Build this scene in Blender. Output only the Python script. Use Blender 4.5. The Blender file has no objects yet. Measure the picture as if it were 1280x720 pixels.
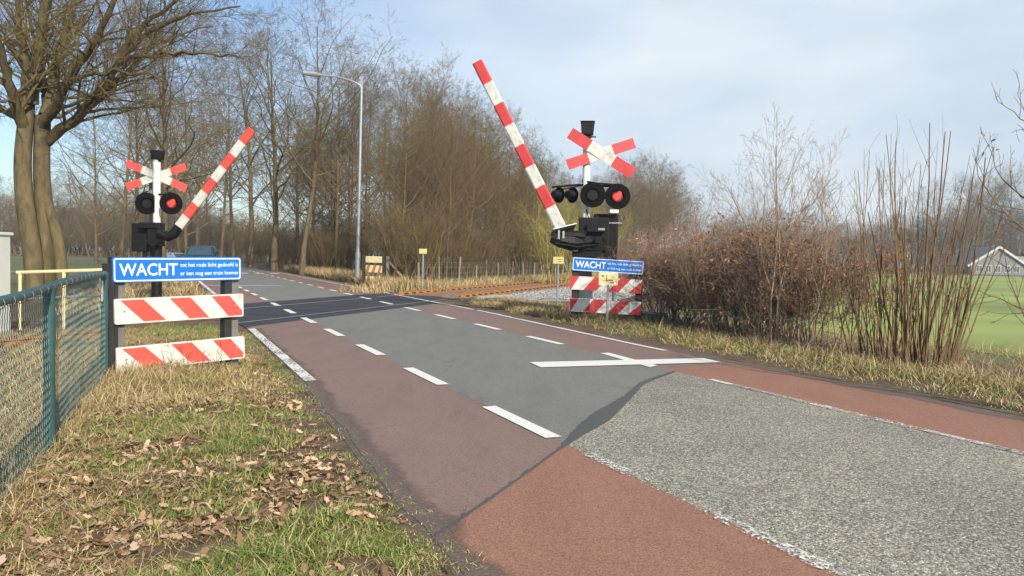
import bpy, math, random
import numpy as np
from mathutils import Vector, Matrix

# ------------------------------------------------------------------ camera
F = 940.0; PITCH = math.atan(37.5 / F); ROLL = math.radians(1.3); H = 1.5
_cp, _sp, _cr, _sr = math.cos(PITCH), math.sin(PITCH), math.cos(ROLL), math.sin(ROLL)
FW = Vector((0, _cp, -_sp)); _U0 = Vector((0, _sp, _cp)); _R0 = Vector((1, 0, 0))
RT = _cr * _R0 + _sr * _U0; UP = _cr * _U0 - _sr * _R0
scene = bpy.context.scene
cd = bpy.data.cameras.new('camera'); cam = bpy.data.objects.new('camera', cd)
scene.collection.objects.link(cam); scene.camera = cam
cam.matrix_world = Matrix(((RT.x, UP.x, -FW.x, 0), (RT.y, UP.y, -FW.y, 0), (RT.z, UP.z, -FW.z, H), (0, 0, 0, 1)))
cd.sensor_width = 36; cd.lens = F / 1280 * 36; cd.clip_end = 5000; cd.clip_start = 0.05

# ------------------------------------------------------------------ world
SUN_EL = math.radians(30); SUN_DIR = Vector((0.46, -0.89, 0)).normalized()   # horizontal direction towards the sun
world = bpy.data.worlds.new('World'); scene.world = world; world.use_nodes = True
wn = world.node_tree.nodes; wl = world.node_tree.links
for n_ in list(wn): wn.remove(n_)
out = wn.new('ShaderNodeOutputWorld'); bg = wn.new('ShaderNodeBackground'); sky = wn.new('ShaderNodeTexSky')
sky.sky_type = 'NISHITA'; sky.sun_disc = False; sky.sun_elevation = SUN_EL
sky.sun_rotation = math.atan2(SUN_DIR.x, SUN_DIR.y); sky.air_density = 1.0; sky.dust_density = 0.5; sky.ozone_density = 3.0
tc = wn.new('ShaderNodeTexCoord'); mp = wn.new('ShaderNodeMapping'); mp.inputs['Scale'].default_value = (1, 1, 2.6)
cn = wn.new('ShaderNodeTexNoise'); cn.inputs['Scale'].default_value = 1.7; cn.inputs['Detail'].default_value = 4; cn.inputs['Roughness'].default_value = .5
wl.new(tc.outputs['Generated'], mp.inputs[0]); wl.new(mp.outputs[0], cn.inputs['Vector'])
sep = wn.new('ShaderNodeSeparateXYZ'); wl.new(tc.outputs['Generated'], sep.inputs[0])
# thin cloud veil: denser towards the right-hand (eastern) half of the sky
ma = wn.new('ShaderNodeMath'); ma.operation = 'MULTIPLY_ADD'; ma.inputs[1].default_value = 1.3; wl.new(sep.outputs['X'], ma.inputs[0]); wl.new(cn.outputs['Fac'], ma.inputs[2])
cr_ = wn.new('ShaderNodeValToRGB'); wl.new(ma.outputs[0], cr_.inputs[0])
cr_.color_ramp.elements[0].position = .2; cr_.color_ramp.elements[0].color = (.06, .06, .06, 1)
cr_.color_ramp.elements[1].position = .78; cr_.color_ramp.elements[1].color = (.95, .95, .95, 1)
mx = wn.new('ShaderNodeMixRGB'); wl.new(cr_.outputs[0], mx.inputs[0]); wl.new(sky.outputs[0], mx.inputs[1]); pass
cn2 = wn.new('ShaderNodeTexNoise'); cn2.inputs['Scale'].default_value = 2.6; cn2.inputs['Detail'].default_value = 5; cn2.inputs['Roughness'].default_value = .55; wl.new(mp.outputs[0], cn2.inputs['Vector'])
cr2 = wn.new('ShaderNodeValToRGB'); wl.new(cn2.outputs['Fac'], cr2.inputs[0]); cr2.color_ramp.elements[0].position = .32; cr2.color_ramp.elements[0].color = (3.8, 4.55, 5.35, 1)
cr2.color_ramp.elements[1].position = .68; cr2.color_ramp.elements[1].color = (5.6, 6.05, 6.3, 1); wl.new(cr2.outputs[0], mx.inputs[2])
wl.new(mx.outputs[0], bg.inputs['Color']); bg.inputs['Strength'].default_value = 0.12
wl.new(bg.outputs[0], out.inputs['Surface'])
sd = bpy.data.lights.new('sun', 'SUN'); sd.energy = 4.3; sd.angle = math.radians(.6); sd.color = (1, .9, .74)
so = bpy.data.objects.new('sun', sd); scene.collection.objects.link(so)
_sv = SUN_DIR * math.cos(SUN_EL) + Vector((0, 0, math.sin(SUN_EL)))
so.rotation_euler = _sv.to_track_quat('Z', 'Y').to_euler()
scene.view_settings.view_transform = 'Standard'; scene.view_settings.look = 'None'
scene.view_settings.exposure = 0.46; scene.view_settings.gamma = 1
scene.cycles.volume_bounces = 0; scene.cycles.max_bounces = 5; scene.cycles.diffuse_bounces = 2
scene.cycles.volume_step_rate = 1; scene.cycles.transparent_max_bounces = 8

# ------------------------------------------------------------------ helpers
C = scene.collection
rng = np.random.default_rng(7); random.seed(7)
def ray(px, py): return FW + (px - 640) / F * RT + (360 - py) / F * UP
def G(px, py, z=0.0):
    d = ray(px, py); t = (z - H) / d.z; return Vector((d.x * t, d.y * t, z))
def D(px, py, Y):
    d = ray(px, py); t = Y / d.y; return Vector((d.x * t, Y, H + d.z * t))
A25 = math.radians(25); RD = Vector((-math.sin(A25), math.cos(A25), 0)); RN = Vector((math.cos(A25), math.sin(A25), 0))
def RP(s, o, z=0.0): return RD * s + RN * o + Vector((0, 0, z))           # road frame: along, across
A18 = math.radians(18.3); TD = Vector((math.sin(A18), math.cos(A18), 0)); TM = Vector((math.cos(A18), -math.sin(A18), 0))
def TP(t, m, z=0.0): return TD * t + TM * m + Vector((0, 0, z))           # track frame

def tag(o, label=None, cat=None, group=None, kind=None):
    if label: o['label'] = label
    if cat: o['category'] = cat
    if group: o['group'] = group
    if kind: o['kind'] = kind
    return o
def thing(name, label, cat, loc=(0, 0, 0), group=None):
    o = bpy.data.objects.new(name, None); C.objects.link(o); o.location = loc; o.empty_display_size = .2
    return tag(o, label, cat, group)
def link(name, me, mats, parent=None, smooth=False):
    for m in (mats if isinstance(mats, (list, tuple)) else [mats]): me.materials.append(m)
    o = bpy.data.objects.new(name, me); C.objects.link(o)
    if parent is not None: o.parent = parent
    if smooth: me.shade_smooth()
    return o
def wloc(p):
    v = Vector((0, 0, 0))
    while p is not None: v += Vector(p.location); p = p.parent
    return v
def copy_tree(o, parent=None):
    c = o.copy(); C.objects.link(c)
    if parent is not None: c.parent = parent
    for ch in o.children: copy_tree(ch, c)
    return c

class MB:
    def __init__(s): s.v = []; s.f = []; s.m = []
    def add(s, vs, fs, mi=0):
        b = len(s.v); s.v += [tuple(v) for v in vs]; s.f += [tuple(b + i for i in f) for f in fs]; s.m += [mi] * len(fs); return s
    def box(s, c, size, ax=None, mi=0):
        c = Vector(c); X, Y, Z = ax or (Vector((1, 0, 0)), Vector((0, 1, 0)), Vector((0, 0, 1)))
        hx, hy, hz = [q / 2 for q in size]
        vs = [c + X * (i * hx) + Y * (j * hy) + Z * (k * hz) for k in (-1, 1) for j in (-1, 1) for i in (-1, 1)]
        return s.add(vs, [(0, 2, 3, 1), (4, 5, 7, 6), (0, 1, 5, 4), (2, 6, 7, 3), (0, 4, 6, 2), (1, 3, 7, 5)], mi)
    def tube(s, pts, rad, n=8, mi=0, caps=True):
        pts = [Vector(p) for p in pts]
        if not isinstance(rad, (list, tuple)): rad = [rad] * len(pts)
        rings = []; 
        for i, p in enumerate(pts):
            t = (pts[min(i + 1, len(pts) - 1)] - pts[max(i - 1, 0)]).normalized()
            if i == 0:
                ref = Vector((0, 0, 1)) if abs(t.z) < .9 else Vector((1, 0, 0)); u = t.cross(ref).normalized()
            else: u = (u - t * u.dot(t)).normalized()
            w = t.cross(u); rings.append([p + (u * math.cos(2 * math.pi * k / n) + w * math.sin(2 * math.pi * k / n)) * rad[i] for k in range(n)])
        vs = [v for r in rings for v in r]; fs = []
        for i in range(len(pts) - 1):
            for k in range(n): fs.append((i * n + k, i * n + (k + 1) % n, (i + 1) * n + (k + 1) % n, (i + 1) * n + k))
        if caps: fs += [tuple(range(n - 1, -1, -1)), tuple((len(pts) - 1) * n + k for k in range(n))]
        return s.add(vs, fs, mi)
    def prism(s, poly, o, U, V, N, d0, d1, mi=0):
        """polygon in (u,v) on frame o,U,V extruded along N from d0 to d1"""
        n = len(poly); vs = [o + U * a + V * b + N * d0 for a, b in poly] + [o + U * a + V * b + N * d1 for a, b in poly]
        fs = [tuple(range(n - 1, -1, -1)), tuple(range(n, 2 * n))] + [(i, (i + 1) % n, n + (i + 1) % n, n + i) for i in range(n)]
        return s.add(vs, fs, mi)
    def build(s, name, mats, parent=None, smooth=False, bevel=0):
        off = wloc(parent); me = bpy.data.meshes.new(name)
        me.from_pydata([(v[0] - off.x, v[1] - off.y, v[2] - off.z) for v in s.v], [], s.f)
        ml = list(mats) if isinstance(mats, (list, tuple)) else [mats]
        o = link(name, me, ml, parent)
        if len(ml) > 1: me.polygons.foreach_set('material_index', s.m)
        if smooth:
            me.shade_smooth(); me.set_sharp_from_angle(angle=math.radians(40))
        if bevel:
            b = o.modifiers.new('bevel', 'BEVEL'); b.width = bevel; b.segments = 2; b.limit_method = 'ANGLE'
        return o
def rrect(x0, y0, x1, y1, r, n=4):
    out = []
    for cx, cy, a0 in ((x1 - r, y1 - r, 0), (x0 + r, y1 - r, 90), (x0 + r, y0 + r, 180), (x1 - r, y0 + r, 270)):
        for k in range(n + 1):
            a = math.radians(a0 + 90 * k / n); out.append((cx + r * math.cos(a), cy + r * math.sin(a)))
    return out
def npmesh(name, verts, loops, sizes):
    me = bpy.data.meshes.new(name); verts = np.asarray(verts, np.float32)
    me.vertices.add(len(verts)); me.vertices.foreach_set('co', verts.ravel())
    loops = np.asarray(loops, np.int32); sizes = np.asarray(sizes, np.int32)
    me.loops.add(len(loops)); me.loops.foreach_set('vertex_index', loops)
    me.polygons.add(len(sizes)); starts = np.concatenate([[0], np.cumsum(sizes)[:-1]]).astype(np.int32)
    me.polygons.foreach_set('loop_start', starts); me.update(calc_edges=True); return me

# ------------------------------------------------------------------ materials
def newmat(name):
    m = bpy.data.materials.new(name); m.use_nodes = True; nt = m.node_tree
    return m, nt.nodes, nt.links, nt.nodes['Principled BSDF']
def ramp(n, stops, interp='LINEAR'):
    r = n.new('ShaderNodeValToRGB'); e = r.color_ramp.elements; r.color_ramp.interpolation = interp
    e[0].position = stops[0][0]; e[0].color = (*stops[0][1], 1); e[1].position = stops[-1][0]; e[1].color = (*stops[-1][1], 1)
    for p, c in stops[1:-1]: q = e.new(p); q.color = (*c, 1)
    return r
def mat(name, c, rough=.5, metal=0, var=.12, scale=6, bump=0, emit=None, dirt=None):
    m, n, l, b = newmat(name); b.inputs['Roughness'].default_value = rough; b.inputs['Metallic'].default_value = metal
    t = n.new('ShaderNodeTexCoord'); nz = n.new('ShaderNodeTexNoise'); nz.inputs['Scale'].default_value = scale; nz.inputs['Detail'].default_value = 6
    l.new(t.outputs['Object'], nz.inputs['Vector'])
    lo = tuple(x * (1 - var) for x in c); hi = tuple(min(1, x * (1 + var)) for x in c)
    st = [(.3, lo), (.7, hi)] if not dirt else [(.28, dirt), (.42, lo), (.7, hi)]
    r = ramp(n, st); l.new(nz.outputs['Fac'], r.inputs[0]); l.new(r.outputs[0], b.inputs['Base Color'])
    if bump:
        bp = n.new('ShaderNodeBump'); bp.inputs['Strength'].default_value = bump; bp.inputs['Distance'].default_value = .02
        l.new(nz.outputs['Fac'], bp.inputs['Height']); l.new(bp.outputs[0], b.inputs['Normal'])
    if emit: b.inputs['Emission Color'].default_value = (*emit[0], 1); b.inputs['Emission Strength'].default_value = emit[1]
    return m
def island_mat(name, stops, rough=.75, trans=.0, patch=None):
    """colour chosen per loose piece (blade, leaf, stone)"""
    m, n, l, b = newmat(name); g = n.new('ShaderNodeNewGeometry'); r = ramp(n, stops)
    l.new(g.outputs['Random Per Island'], r.inputs[0]); l.new(r.outputs[0], b.inputs['Base Color']); b.inputs['Roughness'].default_value = rough
    b.inputs['Specular IOR Level'].default_value = .25
    return m
def road_mat(name, c, grain=.25, gscale=150, blotch=.07, rough=.8, stain=None):
    m, n, l, b = newmat(name); t = n.new('ShaderNodeTexCoord'); b.inputs['Roughness'].default_value = rough; b.inputs['Specular IOR Level'].default_value = .3
    n1 = n.new('ShaderNodeTexNoise'); n1.inputs['Scale'].default_value = .9; n1.inputs['Detail'].default_value = 7; n1.inputs['Roughness'].default_value = .62
    mpp = n.new('ShaderNodeMapping'); mpp.inputs['Rotation'].default_value = (0, 0, -A25); mpp.inputs['Scale'].default_value = (1, .28, 1)
    l.new(t.outputs['Object'], mpp.inputs[0]); l.new(mpp.outputs[0], n1.inputs['Vector'])
    n2 = n.new('ShaderNodeTexVoronoi'); n2.inputs['Scale'].default_value = gscale; l.new(t.outputs['Object'], n2.inputs['Vector'])
    r1 = ramp(n, [(.3, tuple(x * (1 - blotch) for x in c)), (.7, tuple(x * (1 + blotch) for x in c))]); l.new(n1.outputs['Fac'], r1.inputs[0])
    s_ = n.new('ShaderNodeSeparateColor'); l.new(n2.outputs['Color'], s_.inputs[0])
    mr = n.new('ShaderNodeMapRange'); mr.inputs['To Min'].default_value = 1 - grain; mr.inputs['To Max'].default_value = 1 + grain; l.new(s_.outputs[0], mr.inputs['Value'])
    mm = n.new('ShaderNodeVectorMath'); mm.operation = 'SCALE'; l.new(r1.outputs[0], mm.inputs[0]); l.new(mr.outputs[0], mm.inputs['Scale'])
    # worn wheel tracks / dust streaks
    n3 = n.new('ShaderNodeTexNoise'); n3.inputs['Scale'].default_value = 3.2; n3.inputs['Detail'].default_value = 5; n3.inputs['Roughness'].default_value = .7
    l.new(mpp.outputs[0], n3.inputs['Vector']); r3 = ramp(n, [(.3, (.9, .9, .89)), (.5, (1, 1, 1)), (.75, (1.08, 1.07, 1.06))]); l.new(n3.outputs['Fac'], r3.inputs[0])
    m3 = n.new('ShaderNodeVectorMath'); m3.operation = 'MULTIPLY'; l.new(mm.outputs[0], m3.inputs[0]); l.new(r3.outputs[0], m3.inputs[1])
    n4 = n.new('ShaderNodeTexNoise'); n4.inputs['Scale'].default_value = 1.1; n4.inputs['Detail'].default_value = 8; n4.inputs['Roughness'].default_value = .65; l.new(t.outputs['Object'], n4.inputs['Vector'])
    r4 = ramp(n, [(.3, (.8, .8, .8)), (.37, (1, 1, 1)), (.66, (1, 1, 1)), (.73, (1.14, 1.12, 1.1))]); l.new(n4.outputs['Fac'], r4.inputs[0])
    v5 = n.new('ShaderNodeTexVoronoi'); v5.feature = 'DISTANCE_TO_EDGE'; v5.inputs['Scale'].default_value = .42; 
    wv = n.new('ShaderNodeVectorMath'); wv.operation = 'MULTIPLY_ADD'; l.new(n3.outputs['Color'], wv.inputs[0]); wv.inputs[1].default_value = (.5, .5, .5); l.new(t.outputs['Object'], wv.inputs[2]); l.new(wv.outputs[0], v5.inputs['Vector'])
    r5 = ramp(n, [(0, (.55, .55, .55)), (.0035, (1, 1, 1))]); l.new(v5.outputs['Distance'], r5.inputs[0])
    cm = n.new('ShaderNodeMixRGB'); rm = ramp(n, [(.5, (0, 0, 0)), (.56, (1, 1, 1))]); l.new(n1.outputs['Fac'], rm.inputs[0]); l.new(rm.outputs[0], cm.inputs[0]); cm.inputs[1].default_value = (1, 1, 1, 1); l.new(r5.outputs[0], cm.inputs[2])
    m4 = n.new('ShaderNodeVectorMath'); m4.operation = 'MULTIPLY'; l.new(m3.outputs[0], m4.inputs[0]); l.new(r4.outputs[0], m4.inputs[1])
    m5 = n.new('ShaderNodeVectorMath'); m5.operation = 'MULTIPLY'; l.new(m4.outputs[0], m5.inputs[0]); l.new(cm.outputs[0], m5.inputs[1])
    l.new(m5.outputs[0], b.inputs['Base Color'])
    bp = n.new('ShaderNodeBump'); bp.inputs['Strength'].default_value = .35; bp.inputs['Distance'].default_value = .004
    l.new(n2.outputs['Distance'], bp.inputs['Height']); l.new(bp.outputs[0], b.inputs['Normal'])
    return m
M = {}
M['asphalt'] = road_mat('smooth grey asphalt', (.178, .176, .162), .3)
M['asphalt_far'] = road_mat('grey asphalt', (.19, .188, .175), .16)
M['tar'] = road_mat('dark sealing strip', (.085, .088, .086), .12)
M['red_old'] = road_mat('dull red asphalt', (.215, .145, .125), .28)
M['red_new'] = road_mat('brick red asphalt', (.275, .141, .1), .3, 130)
M['panel'] = mat('black rubber crossing panel', (.034, .037, .043), .7, 0, .25, 3, .1, None, (.055, .052, .048))
M['dirt'] = mat('roadside dirt', (.105, .085, .07), .95, 0, .35, 14, .6)
M['soil'] = mat('verge soil', (.105, .07, .04), .95, 0, .5, 9, .8)
M['litter'] = mat('woodland litter', (.085, .062, .04), .95, 0, .4, 2.5, .6)
M['field'] = mat('short green field grass', (.235, .29, .07), .9, 0, .3, .12, 0)
M['ground'] = mat('rough grassland', (.11, .115, .045), .95, 0, .35, .06, 0)
def chip_mat():
    m, n, l, b = newmat('grey stone chippings'); t = n.new('ShaderNodeTexCoord'); b.inputs['Roughness'].default_value = .85; b.inputs['Specular IOR Level'].default_value = .3
    v = n.new('ShaderNodeTexVoronoi'); v.inputs['Scale'].default_value = 100; v.inputs['Randomness'].default_value = 1; l.new(t.outputs['Object'], v.inputs['Vector'])
    s_ = n.new('ShaderNodeSeparateColor'); l.new(v.outputs['Color'], s_.inputs[0])
    r = ramp(n, [(0, (.085, .078, .063)), (.3, (.2, .19, .155)), (.62, (.305, .29, .245)), (.86, (.44, .42, .36)), (1, (.72, .69, .6))]); l.new(s_.outputs[0], r.inputs[0])
    n1 = n.new('ShaderNodeTexNoise'); n1.inputs['Scale'].default_value = .8; n1.inputs['Detail'].default_value = 5; l.new(t.outputs['Object'], n1.inputs['Vector'])
    r1 = ramp(n, [(.3, (.88, .88, .86)), (.7, (1.15, 1.15, 1.12))]); l.new(n1.outputs['Fac'], r1.inputs[0])
    mm = n.new('ShaderNodeVectorMath'); mm.operation = 'MULTIPLY'; l.new(r.outputs[0], mm.inputs[0]); l.new(r1.outputs[0], mm.inputs[1]); l.new(mm.outputs[0], b.inputs['Base Color'])
    r2 = ramp(n, [(0, (1, 1, 1)), (.6, (0, 0, 0))]); l.new(v.outputs['Distance'], r2.inputs[0])
    ad = n.new('ShaderNodeMath'); ad.operation = 'MULTIPLY_ADD'; l.new(s_.outputs[1], ad.inputs[0]); ad.inputs[1].default_value = .8; l.new(r2.outputs[0], ad.inputs[2])
    bp = n.new('ShaderNodeBump'); bp.inputs['Strength'].default_value = .8; bp.inputs['Distance'].default_value = .008
    l.new(ad.outputs[0], bp.inputs['Height']); l.new(bp.outputs[0], b.inputs['Normal']); return m
M['chip'] = chip_mat()
def paint_mat(name, wear):
    m, n, l, b = newmat(name); t = n.new('ShaderNodeTexCoord'); b.inputs['Roughness'].default_value = .6
    v = n.new('ShaderNodeTexNoise'); v.inputs['Scale'].default_value = 38; v.inputs['Detail'].default_value = 6; v.inputs['Roughness'].default_value = .75; l.new(t.outputs['Object'], v.inputs['Vector'])
    n1 = n.new('ShaderNodeTexNoise'); n1.inputs['Scale'].default_value = 1.6; l.new(t.outputs['Object'], n1.inputs['Vector'])
    ad = n.new('ShaderNodeMath'); ad.operation = 'MULTIPLY_ADD'; l.new(n1.outputs['Fac'], ad.inputs[0]); ad.inputs[1].default_value = .35; l.new(v.outputs['Fac'], ad.inputs[2])
    r = ramp(n, [(.675 - wear, (0, 0, 0)), (.7 - wear + .03, (1, 1, 1))]) if False else ramp(n, [(wear, (0, 0, 0)), (wear + .06, (1, 1, 1))])
    l.new(ad.outputs[0], r.inputs[0]); 
    tr = n.new('ShaderNodeBsdfTransparent'); mxs = n.new('ShaderNodeMixShader'); b.inputs['Base Color'].default_value = (.66, .65, .61, 1)
    r2 = ramp(n, [(.36, (.62, .61, .57)), (.6, (.8, .79, .76))]); l.new(v.outputs['Fac'], r2.inputs[0]); l.new(r2.outputs[0], b.inputs['Base Color'])
    l.new(r.outputs[0], mxs.inputs[0]); l.new(tr.outputs[0], mxs.inputs[1]); l.new(b.outputs[0], mxs.inputs[2])
    l.new(mxs.outputs[0], n['Material Output'].inputs['Surface']); return m
M['paint'] = paint_mat('white road paint', .42); M['paint_worn'] = paint_mat('worn white road paint', .6); M['paint_very_worn'] = paint_mat('badly worn white road paint', .7)
def bark_mat(name, a, c, sc=5):
    sc = sc * 1.8
    m, n, l, b = newmat(name); t = n.new('ShaderNodeTexCoord'); b.inputs['Roughness'].default_value = .9; b.inputs['Specular IOR Level'].default_value = .2
    n1 = n.new('ShaderNodeTexNoise'); n1.inputs['Scale'].default_value = sc; n1.inputs['Detail'].default_value = 8; n1.inputs['Roughness'].default_value = .7
    mpp = n.new('ShaderNodeMapping'); mpp.inputs['Scale'].default_value = (1, 1, .35); l.new(t.outputs['Object'], mpp.inputs[0]); l.new(mpp.outputs[0], n1.inputs['Vector'])
    r = ramp(n, [(.3, a), (.68, c)]); l.new(n1.outputs['Fac'], r.inputs[0]); l.new(r.outputs[0], b.inputs['Base Color'])
    bp = n.new('ShaderNodeBump'); bp.inputs['Strength'].default_value = .7; bp.inputs['Distance'].default_value = .07; l.new(n1.outputs['Fac'], bp.inputs['Height']); l.new(bp.outputs[0], b.inputs['Normal']); return m
M['bark_moss'] = bark_mat('mossy bark', (.07, .056, .034), (.19, .155, .08), 3)
M['bark'] = bark_mat('grey brown bark', (.075, .056, .034), (.19, .145, .082))
M['twig'] = bark_mat('brown twigs', (.12, .085, .05), (.22, .16, .095), 2)
M['twig_moss'] = bark_mat('olive twigs', (.11, .085, .042), (.21, .165, .075), 1.5)
M['twig_red'] = bark_mat('reddish twigs', (.25, .155, .11), (.42, .28, .2), 2)
M['shoot'] = bark_mat('brown shoots', (.11, .07, .04), (.24, .16, .09), 4)
M['twig_tan'] = bark_mat('tan twigs', (.22, .16, .11), (.38, .28, .2), 2)
M['twig_yellow'] = bark_mat('catkin yellow twigs', (.24, .21, .05), (.42, .38, .1), 2)
M['deadleaf'] = island_mat('withered red brown leaves', [(0, (.18, .08, .045)), (.5, (.34, .14, .085)), (1, (.5, .25, .15))])
M['grass'] = island_mat('green grass blades', [(0, (.07, .11, .02)), (.35, (.13, .2, .04)), (.6, (.22, .27, .07)), (.8, (.33, .31, .12)), (1, (.5, .43, .22))])
M['straw'] = island_mat('dry straw blades', [(0, (.13, .085, .04)), (.3, (.29, .205, .09)), (.65, (.47, .355, .18)), (1, (.66, .54, .33))])
M['fallen'] = island_mat('fallen oak leaves', [(0, (.09, .05, .028)), (.35, (.25, .14, .08)), (.7, (.45, .29, .18)), (1, (.68, .49, .34))], .6)
M['stone'] = island_mat('ballast stones', [(0, (.15, .15, .15)), (.5, (.3, .3, .3)), (1, (.5, .5, .5))])
M['white'] = mat('white painted metal', (.74, .73, .7), .4, 0, .06, 5, 0, None)
M['red'] = mat('red reflective sheet', (.5, .045, .05), .45, 0, .1, 4)
M['red_pale'] = mat('faded red reflective sheet', (.66, .09, .07), .45, 0, .1, 4)
M['sheet'] = mat('white reflective sheet', (.64, .64, .6), .45, 0, .08, 7, 0, None, (.47, .45, .38))
M['sheet_dimmed'] = mat('grimy white sheet in dimmed light', (.58, .59, .57), .5, 0, .1, 7, 0, None, (.36, .35, .3))  # patchy grime; base white lowered to imitate weaker light on the right signal
M['blue'] = mat('blue sign enamel', (.006, .16, .6), .35, 0, .08, 5)
M['signwhite'] = mat('white lettering', (.85, .87, .87), .4, 0, .03)
M['black'] = mat('black painted metal', (.009, .009, .01), .5, 0, .4, 8)
M['black'].node_tree.nodes['Principled BSDF'].inputs['Specular IOR Level'].default_value = .25
M['black_matt'] = mat('matt black metal', (.004, .004, .0045), .6, 0, .3, 8)
M['steel'] = mat('galvanised steel', (.38, .4, .42), .42, .6, .12, 9)
M['grey'] = mat('grey plastic post', (.16, .16, .155), .6, 0, .18, 8)
M['dark'] = mat('dark recycled plastic post', (.02, .02, .022), .7, 0, .3, 8)
M['black_matt'].node_tree.nodes['Principled BSDF'].inputs['Specular IOR Level'].default_value = .1
M['lens'] = mat('red lens alight', (.6, .01, .01), .2, 0, .05, 4, 0, ((1, .03, .02), 2.6))
M['lens_dim'] = mat('red lens rim', (.12, .006, .006), .4, 0, .05, 4, 0, ((1, .02, .02), .05))
M['lens_off'] = mat('dark lens', (.006, .002, .002), .3, 0, .2, 5)
M['rust'] = mat('rusty rail steel', (.42, .2, .07), .7, .1, .35, 12, .3)
M['railtop'] = mat('polished rail head', (.5, .44, .38), .25, .9, .1, 6)
M['sleeper'] = mat('weathered sleeper', (.24, .145, .08), .9, 0, .35, 6, .4)
M['clip'] = mat('rail clip', (.035, .025, .02), .7)
M['slab'] = mat('concrete edge slab', (.45, .41, .32), .85, 0, .15, 5, .2)
M['wood'] = mat('weathered timber', (.23, .2, .15), .85, 0, .3, 12, .4)
M['teal'] = mat('teal coated steel', (.035, .095, .098), .45, 0, .2, 10)
M['wiregrey'] = mat('teal coated fence wire', (.2, .3, .28), .5, .2, .2, 10)
M['wire'] = mat('fence wire', (.25, .25, .24), .5, .5, .1)
M['yellow'] = mat('yellow sign plate', (.5, .5, .19), .5, 0, .1, 12)
M['cream'] = mat('cream sign plate', (.72, .64, .36), .5, 0, .1, 12)
M['ochre'] = mat('dull ochre sign print', (.35, .16, .05), .6)
M['cabinet'] = mat('pale grey cabinet', (.62, .64, .6), .55, 0, .05, 3)

# ------------------------------------------------------------------ setting: ground sheets
def sheet(name, pts, z, m, sub=None):
    b = MB(); b.add([(p[0], p[1], z) for p in pts], [tuple(range(len(pts)))]); o = b.build(name, m)
    me = o.data
    if me.polygons[0].normal.z < 0: me.flip_normals()
    return tag(o, kind='structure')
def rsheet(name, pts, z, m): return sheet(name, [RP(s, o) for s, o in pts], z, m)
sheet('ground', [(-1100, -300), (1100, -300), (1100, 1500), (-1100, 1500)], -.03, M['ground'])
sheet('field', [tuple(RP(-5, 12.5).xy), tuple(RP(15, 14).xy), tuple(TP(60, -1).xy), tuple(TP(160, 6).xy), (330, 200), (330, -60)], -.022, M['field'])
sheet('woodland_floor', [RP(33, 9.6), TP(32, -15.2), TP(180, -15.2), TP(180, -70), RP(130, 60), RP(130, 9.6)], -.02, M['litter'])
sheet('trackside_ground', [TP(-20, -22), TP(-20, -5), TP(24, -2.5), TP(190, -2.5), TP(190, -15.3), TP(28, -15.3), TP(20, -22)], -.016, M['soil'])
# verge soil under both road edges
rsheet('roadside_soil', [(-4, 0.2), (-4, 12), (16, 12.2), (24, 11), (120, 11), (120, -1.2), (16, -2), (4, -3.2)], -.0135, M['soil'])

def wob(s, a, f, ph): return a * (math.sin(s * f + ph) + .6 * math.sin(s * f * 2.3 + ph * 2) + .4 * math.sin(s * f * 5.1 + ph * 3))
def edgeL(s): return 1.3 + min(.28, max(0, (s - 3.5) * .04)) - .0 + wob(s, .02, 2.1, 1)
def edgeR(s): return 7.88 + min(.75, max(0, (s - 9) * .055)) + wob(s, .025, 1.7, 2)
SEAM = [(-.38, 3.96), (-.07, 4.68), (.41, 5.87), (.66, 6.45), (.93, 7.01), (1.3, 8.1), (1.64, 9.13), (1.95, 9.7), (2.26, 10.19)]
SEAM = [(Vector((x, y, 0)).dot(RD), Vector((x, y, 0)).dot(RN)) for x, y in SEAM]        # (s, o)
def seam_s(o): return float(np.interp(o, [q[1] for q in SEAM], [q[0] for q in SEAM]))
def bandn(o):   # near edge of rubber band as s at offset o  (track offset m=-9.75)
    # TP(t,m) with RN dot = o
    m = -9.75; t = (o - TM.dot(RN) * m) / TD.dot(RN); return TP(t, m).dot(RD)
def bandf(o):
    m = -14.2; t = (o - TM.dot(RN) * m) / TD.dot(RN); return TP(t, m).dot(RD)
def strip(s0, s1, f0, f1, n=60):
    """road strip between offset functions; s0/s1 functions of o or numbers"""
    a = []; b = []
    g = lambda s, o: s(o) if callable(s) else s
    for i in range(n + 1):
        t = i / n
        o0 = f0(0) if not callable(f0) else None
    return a
def lane(name, o0, o1, s0, s1, z, m, n=40):
    """o0,o1: number or f(s); s0,s1: number or f(o)"""
    fo0 = o0 if callable(o0) else (lambda s: o0); fo1 = o1 if callable(o1) else (lambda s: o1)
    fs0 = s0 if callable(s0) else (lambda o: s0); fs1 = s1 if callable(s1) else (lambda o: s1)
    a0, a1 = fs0(fo0(10)), fs1(fo0(10)); b0, b1 = fs0(fo1(10)), fs1(fo1(10))
    pts = []
    for i in range(n + 1): s = a0 + (a1 - a0) * i / n; pts.append((s, fo0(s)))
    for i in range(1, 12): o = pts[n][1] + (fo1(b1) - pts[n][1]) * i / 12; pts.append((fs1(o), o))
    for i in range(n, -1, -1): s = b0 + (b1 - b0) * i / n; pts.append((s, fo1(s)))
    e = pts[-1][1]
    for i in range(11, 0, -1): o = fo0(a0) + (e - fo0(a0)) * i / 12; pts.append((fs0(o), o))
    return rsheet(name, pts, z, m)
OL, OR = 2.98, 6.36
lane('dirt_edge', lambda s: edgeL(s) - .07 + wob(s, .03, 5, 0), lambda s: edgeR(s) + .22 + wob(s, .05, 4, 1), -3, 130, -.002, M['dirt'], 160)
lane('red_lane_near', edgeL, OL, -3, seam_s, 0, M['red_new'])
lane('gravel_road', OL, OR, -3, seam_s, .001, M['chip'])
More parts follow.
